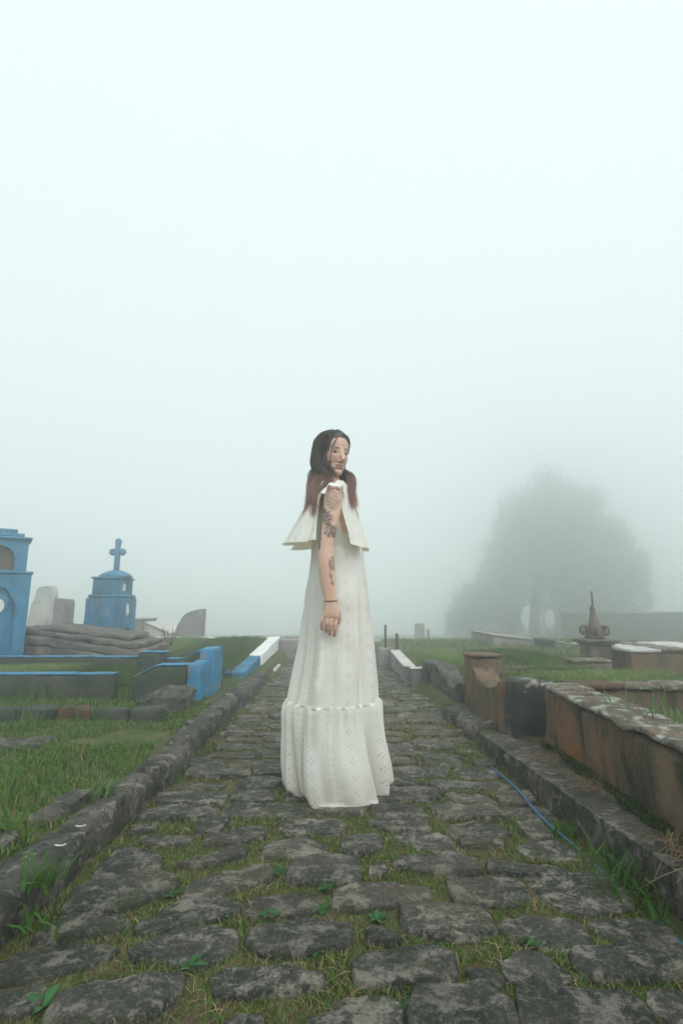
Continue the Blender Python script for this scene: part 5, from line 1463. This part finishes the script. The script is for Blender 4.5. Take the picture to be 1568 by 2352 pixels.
# shoulder ruffle: open over the arm
V = []; UV = []; NU, NV = 220, 40
for j in range(NV+1):
    v = j/NV
    y = lerp(1116, 1257, v); c0 = at(lerp(764, 752, v**.9), y, YP)
    a = lerp(.090, .198, v**1.05); b = lerp(.138, .228, v**.8)
    tR, tL = lerp(-70, -56, v), lerp(244, 257, v)
    for i in range(NU+1):
        u = i/NU; t = lerp(tR, tL, u)
        fo = v**.8*(.105*math.sin(R(t)*8+.9) + .075*math.sin(R(t)*14+2.2+v)) + .02*mnoise.noise(Vector((t*.05, v*3, 1))) + .045*v*v*math.sin(R(t)*23+1.5*math.sin(R(t)*5))
        aa = a*(1-.06*v*(1 if math.cos(R(t)) > 0 else 0))
        edge = math.exp(-u/.03) + math.exp(-(1-u)/.03)
        fo += .05*edge*v
        dz = -.006*math.sin(R(t)*8+.9)*v + (.010 if math.cos(R(t)) < 0 else -.012)*v*abs(math.cos(R(t)))
        dz += .004*math.sin(R(t)*11)*(1-v)**6
        # collar dips at the throat and the nape
        dz -= .025*(1-v)**2*max(0, abs(math.cos(R(t)))-.3)
        V.append((c0.x + aa*(1+fo)*math.cos(R(t)), YP + b*(1+fo*.8)*math.sin(R(t)), c0.z + dz)); UV.append((R(t)*.2+.03, c0.z))
I = np.arange((NU+1)*(NV+1)).reshape(NV+1, NU+1); Q = np.stack([I[1:, :-1], I[1:, 1:], I[:-1, 1:], I[:-1, :-1]], -1).reshape(-1, 4)
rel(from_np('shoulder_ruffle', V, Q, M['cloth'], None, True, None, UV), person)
# frilled strap over the near shoulder
sp_ = smoothpath([at(732, 1160, YP-.185), at(737, 1142, YP-.184), at(744, 1126, YP-.180), at(755, 1115, YP-.172), at(768, 1111, YP-.162), at(780, 1109, YP-.152), at(788, 1116, YP-.146), at(791, 1132, YP-.146)], 8)
V = []; UV = []; m_ = len(sp_)
for i, p in enumerate(sp_):
    u = i/(m_-1)
    for j in range(9):
        v = j/8
        wv = math.sin(u*19+1.0)
        o = Vector((-.012*v*(1-u)*1.2 + .004*wv*v, .016 - .034*v + .007*wv*v, .012 - (.030+.008*wv)*v + .004*math.sin(u*31)))
        V.append(p + o); UV.append((.05+.008*v, u*.1))
I = np.arange(m_*9).reshape(m_, 9); Q = np.stack([I[:-1, :-1], I[1:, :-1], I[1:, 1:], I[:-1, 1:]], -1).reshape(-1, 4)
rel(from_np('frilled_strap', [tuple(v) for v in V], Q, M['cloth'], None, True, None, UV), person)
# bracelet
wc = at(759.5, 1380.5, YP-.2303); bp = [(wc.x + .0290*math.cos(2*math.pi*k/28), wc.y + .0215*math.sin(2*math.pi*k/28), wc.z + .001*math.cos(2*math.pi*k/28)) for k in range(29)]
M['cord'] = stained('brown_cord', [(.05, .032, .025), (.08, .05, .038)], 60, [], .3, .001, .7)
rel(tube('bracelet', bp, [.0017]*29, M['cord'], None, 6), person)
# ================================================================== the fog
hz = bpy.data.meshes.new('haze'); bm = bmesh.new(); bmesh.ops.create_cube(bm, size=1.0)
for v in bm.verts: v.co = Vector((v.co.x*96, 19 + v.co.y*74, -4.5 + (v.co.z+.5)*20.5))
bm.to_mesh(hz); bm.free()
hm = bpy.data.materials.new('haze_air'); hm.use_nodes = True; hn = hm.node_tree; hn.nodes.clear()
ho = hn.nodes.new('ShaderNodeOutputMaterial'); hv = hn.nodes.new('ShaderNodeVolumePrincipled')
hv.inputs['Color'].default_value = (.968, .992, .995, 1); hv.inputs['Density'].default_value = HAZE
hv.inputs['Anisotropy'].default_value = 0.84
hn.links.new(hv.outputs[0], ho.inputs['Volume']); hz.materials.append(hm)
tag(link(bpy.data.objects.new('haze', hz)), 'thick pale fog filling the whole graveyard', 'fog', kind='stuff')

# ================================================================== pieces of parts hang under their part
NEST = {'person': {'hair_strands': 'hair', 'face_lock': 'hair', 'skirt_tier': 'dress', 'shoulder_ruffle': 'dress', 'frilled_strap': 'dress', 'eyelash': 'eye', 'lower_lash': 'eye', 'bracelet': 'body', 'eyebrow': 'body'},
        'big_tree': {'limb': 'trunk'},
        'blue_tomb': {'panel_frame': 'lower_body', 'portrait_medallion': 'lower_body', 'niche_frame': 'upper_body', 'niche_back': 'upper_body'},
        'cross_monument': {'cross_arm': 'cross', 'cross_head': 'cross', 'cap_dome': 'cap', 'niche_back': 'lower_body'},
        'ornamental_tomb': {'cornice': 'pedestal', 'scroll': 'finial', 'bracket': 'spike', 'base_rim': 'base_block'},
        'boundary_wall': {'wall_cap': 'wall_body'}, 'brick_tomb': {'lid_slab': 'tomb_body'}, 'low_tomb': {'lid': 'tomb_body'}, 'box_tomb': {'lid': 'tomb_body'}}
bn = lambda o: o.name.split('.')[0]
for root in [o for o in COL.objects if o.parent is None and bn(o) in NEST]:
    rule = NEST[bn(root)]; kids = sorted(root.children, key=lambda o: o.name); seen = {}
    for ch in kids:
        to_ = rule.get(bn(ch))
        if not to_: continue
        cand = [k for k in kids if bn(k) == to_]
        if not cand: continue
        i = seen.get(bn(ch), 0); seen[bn(ch)] = i+1
        ch.parent = cand[min(i, len(cand)-1)]; ch.matrix_parent_inverse = Matrix.Identity(4)
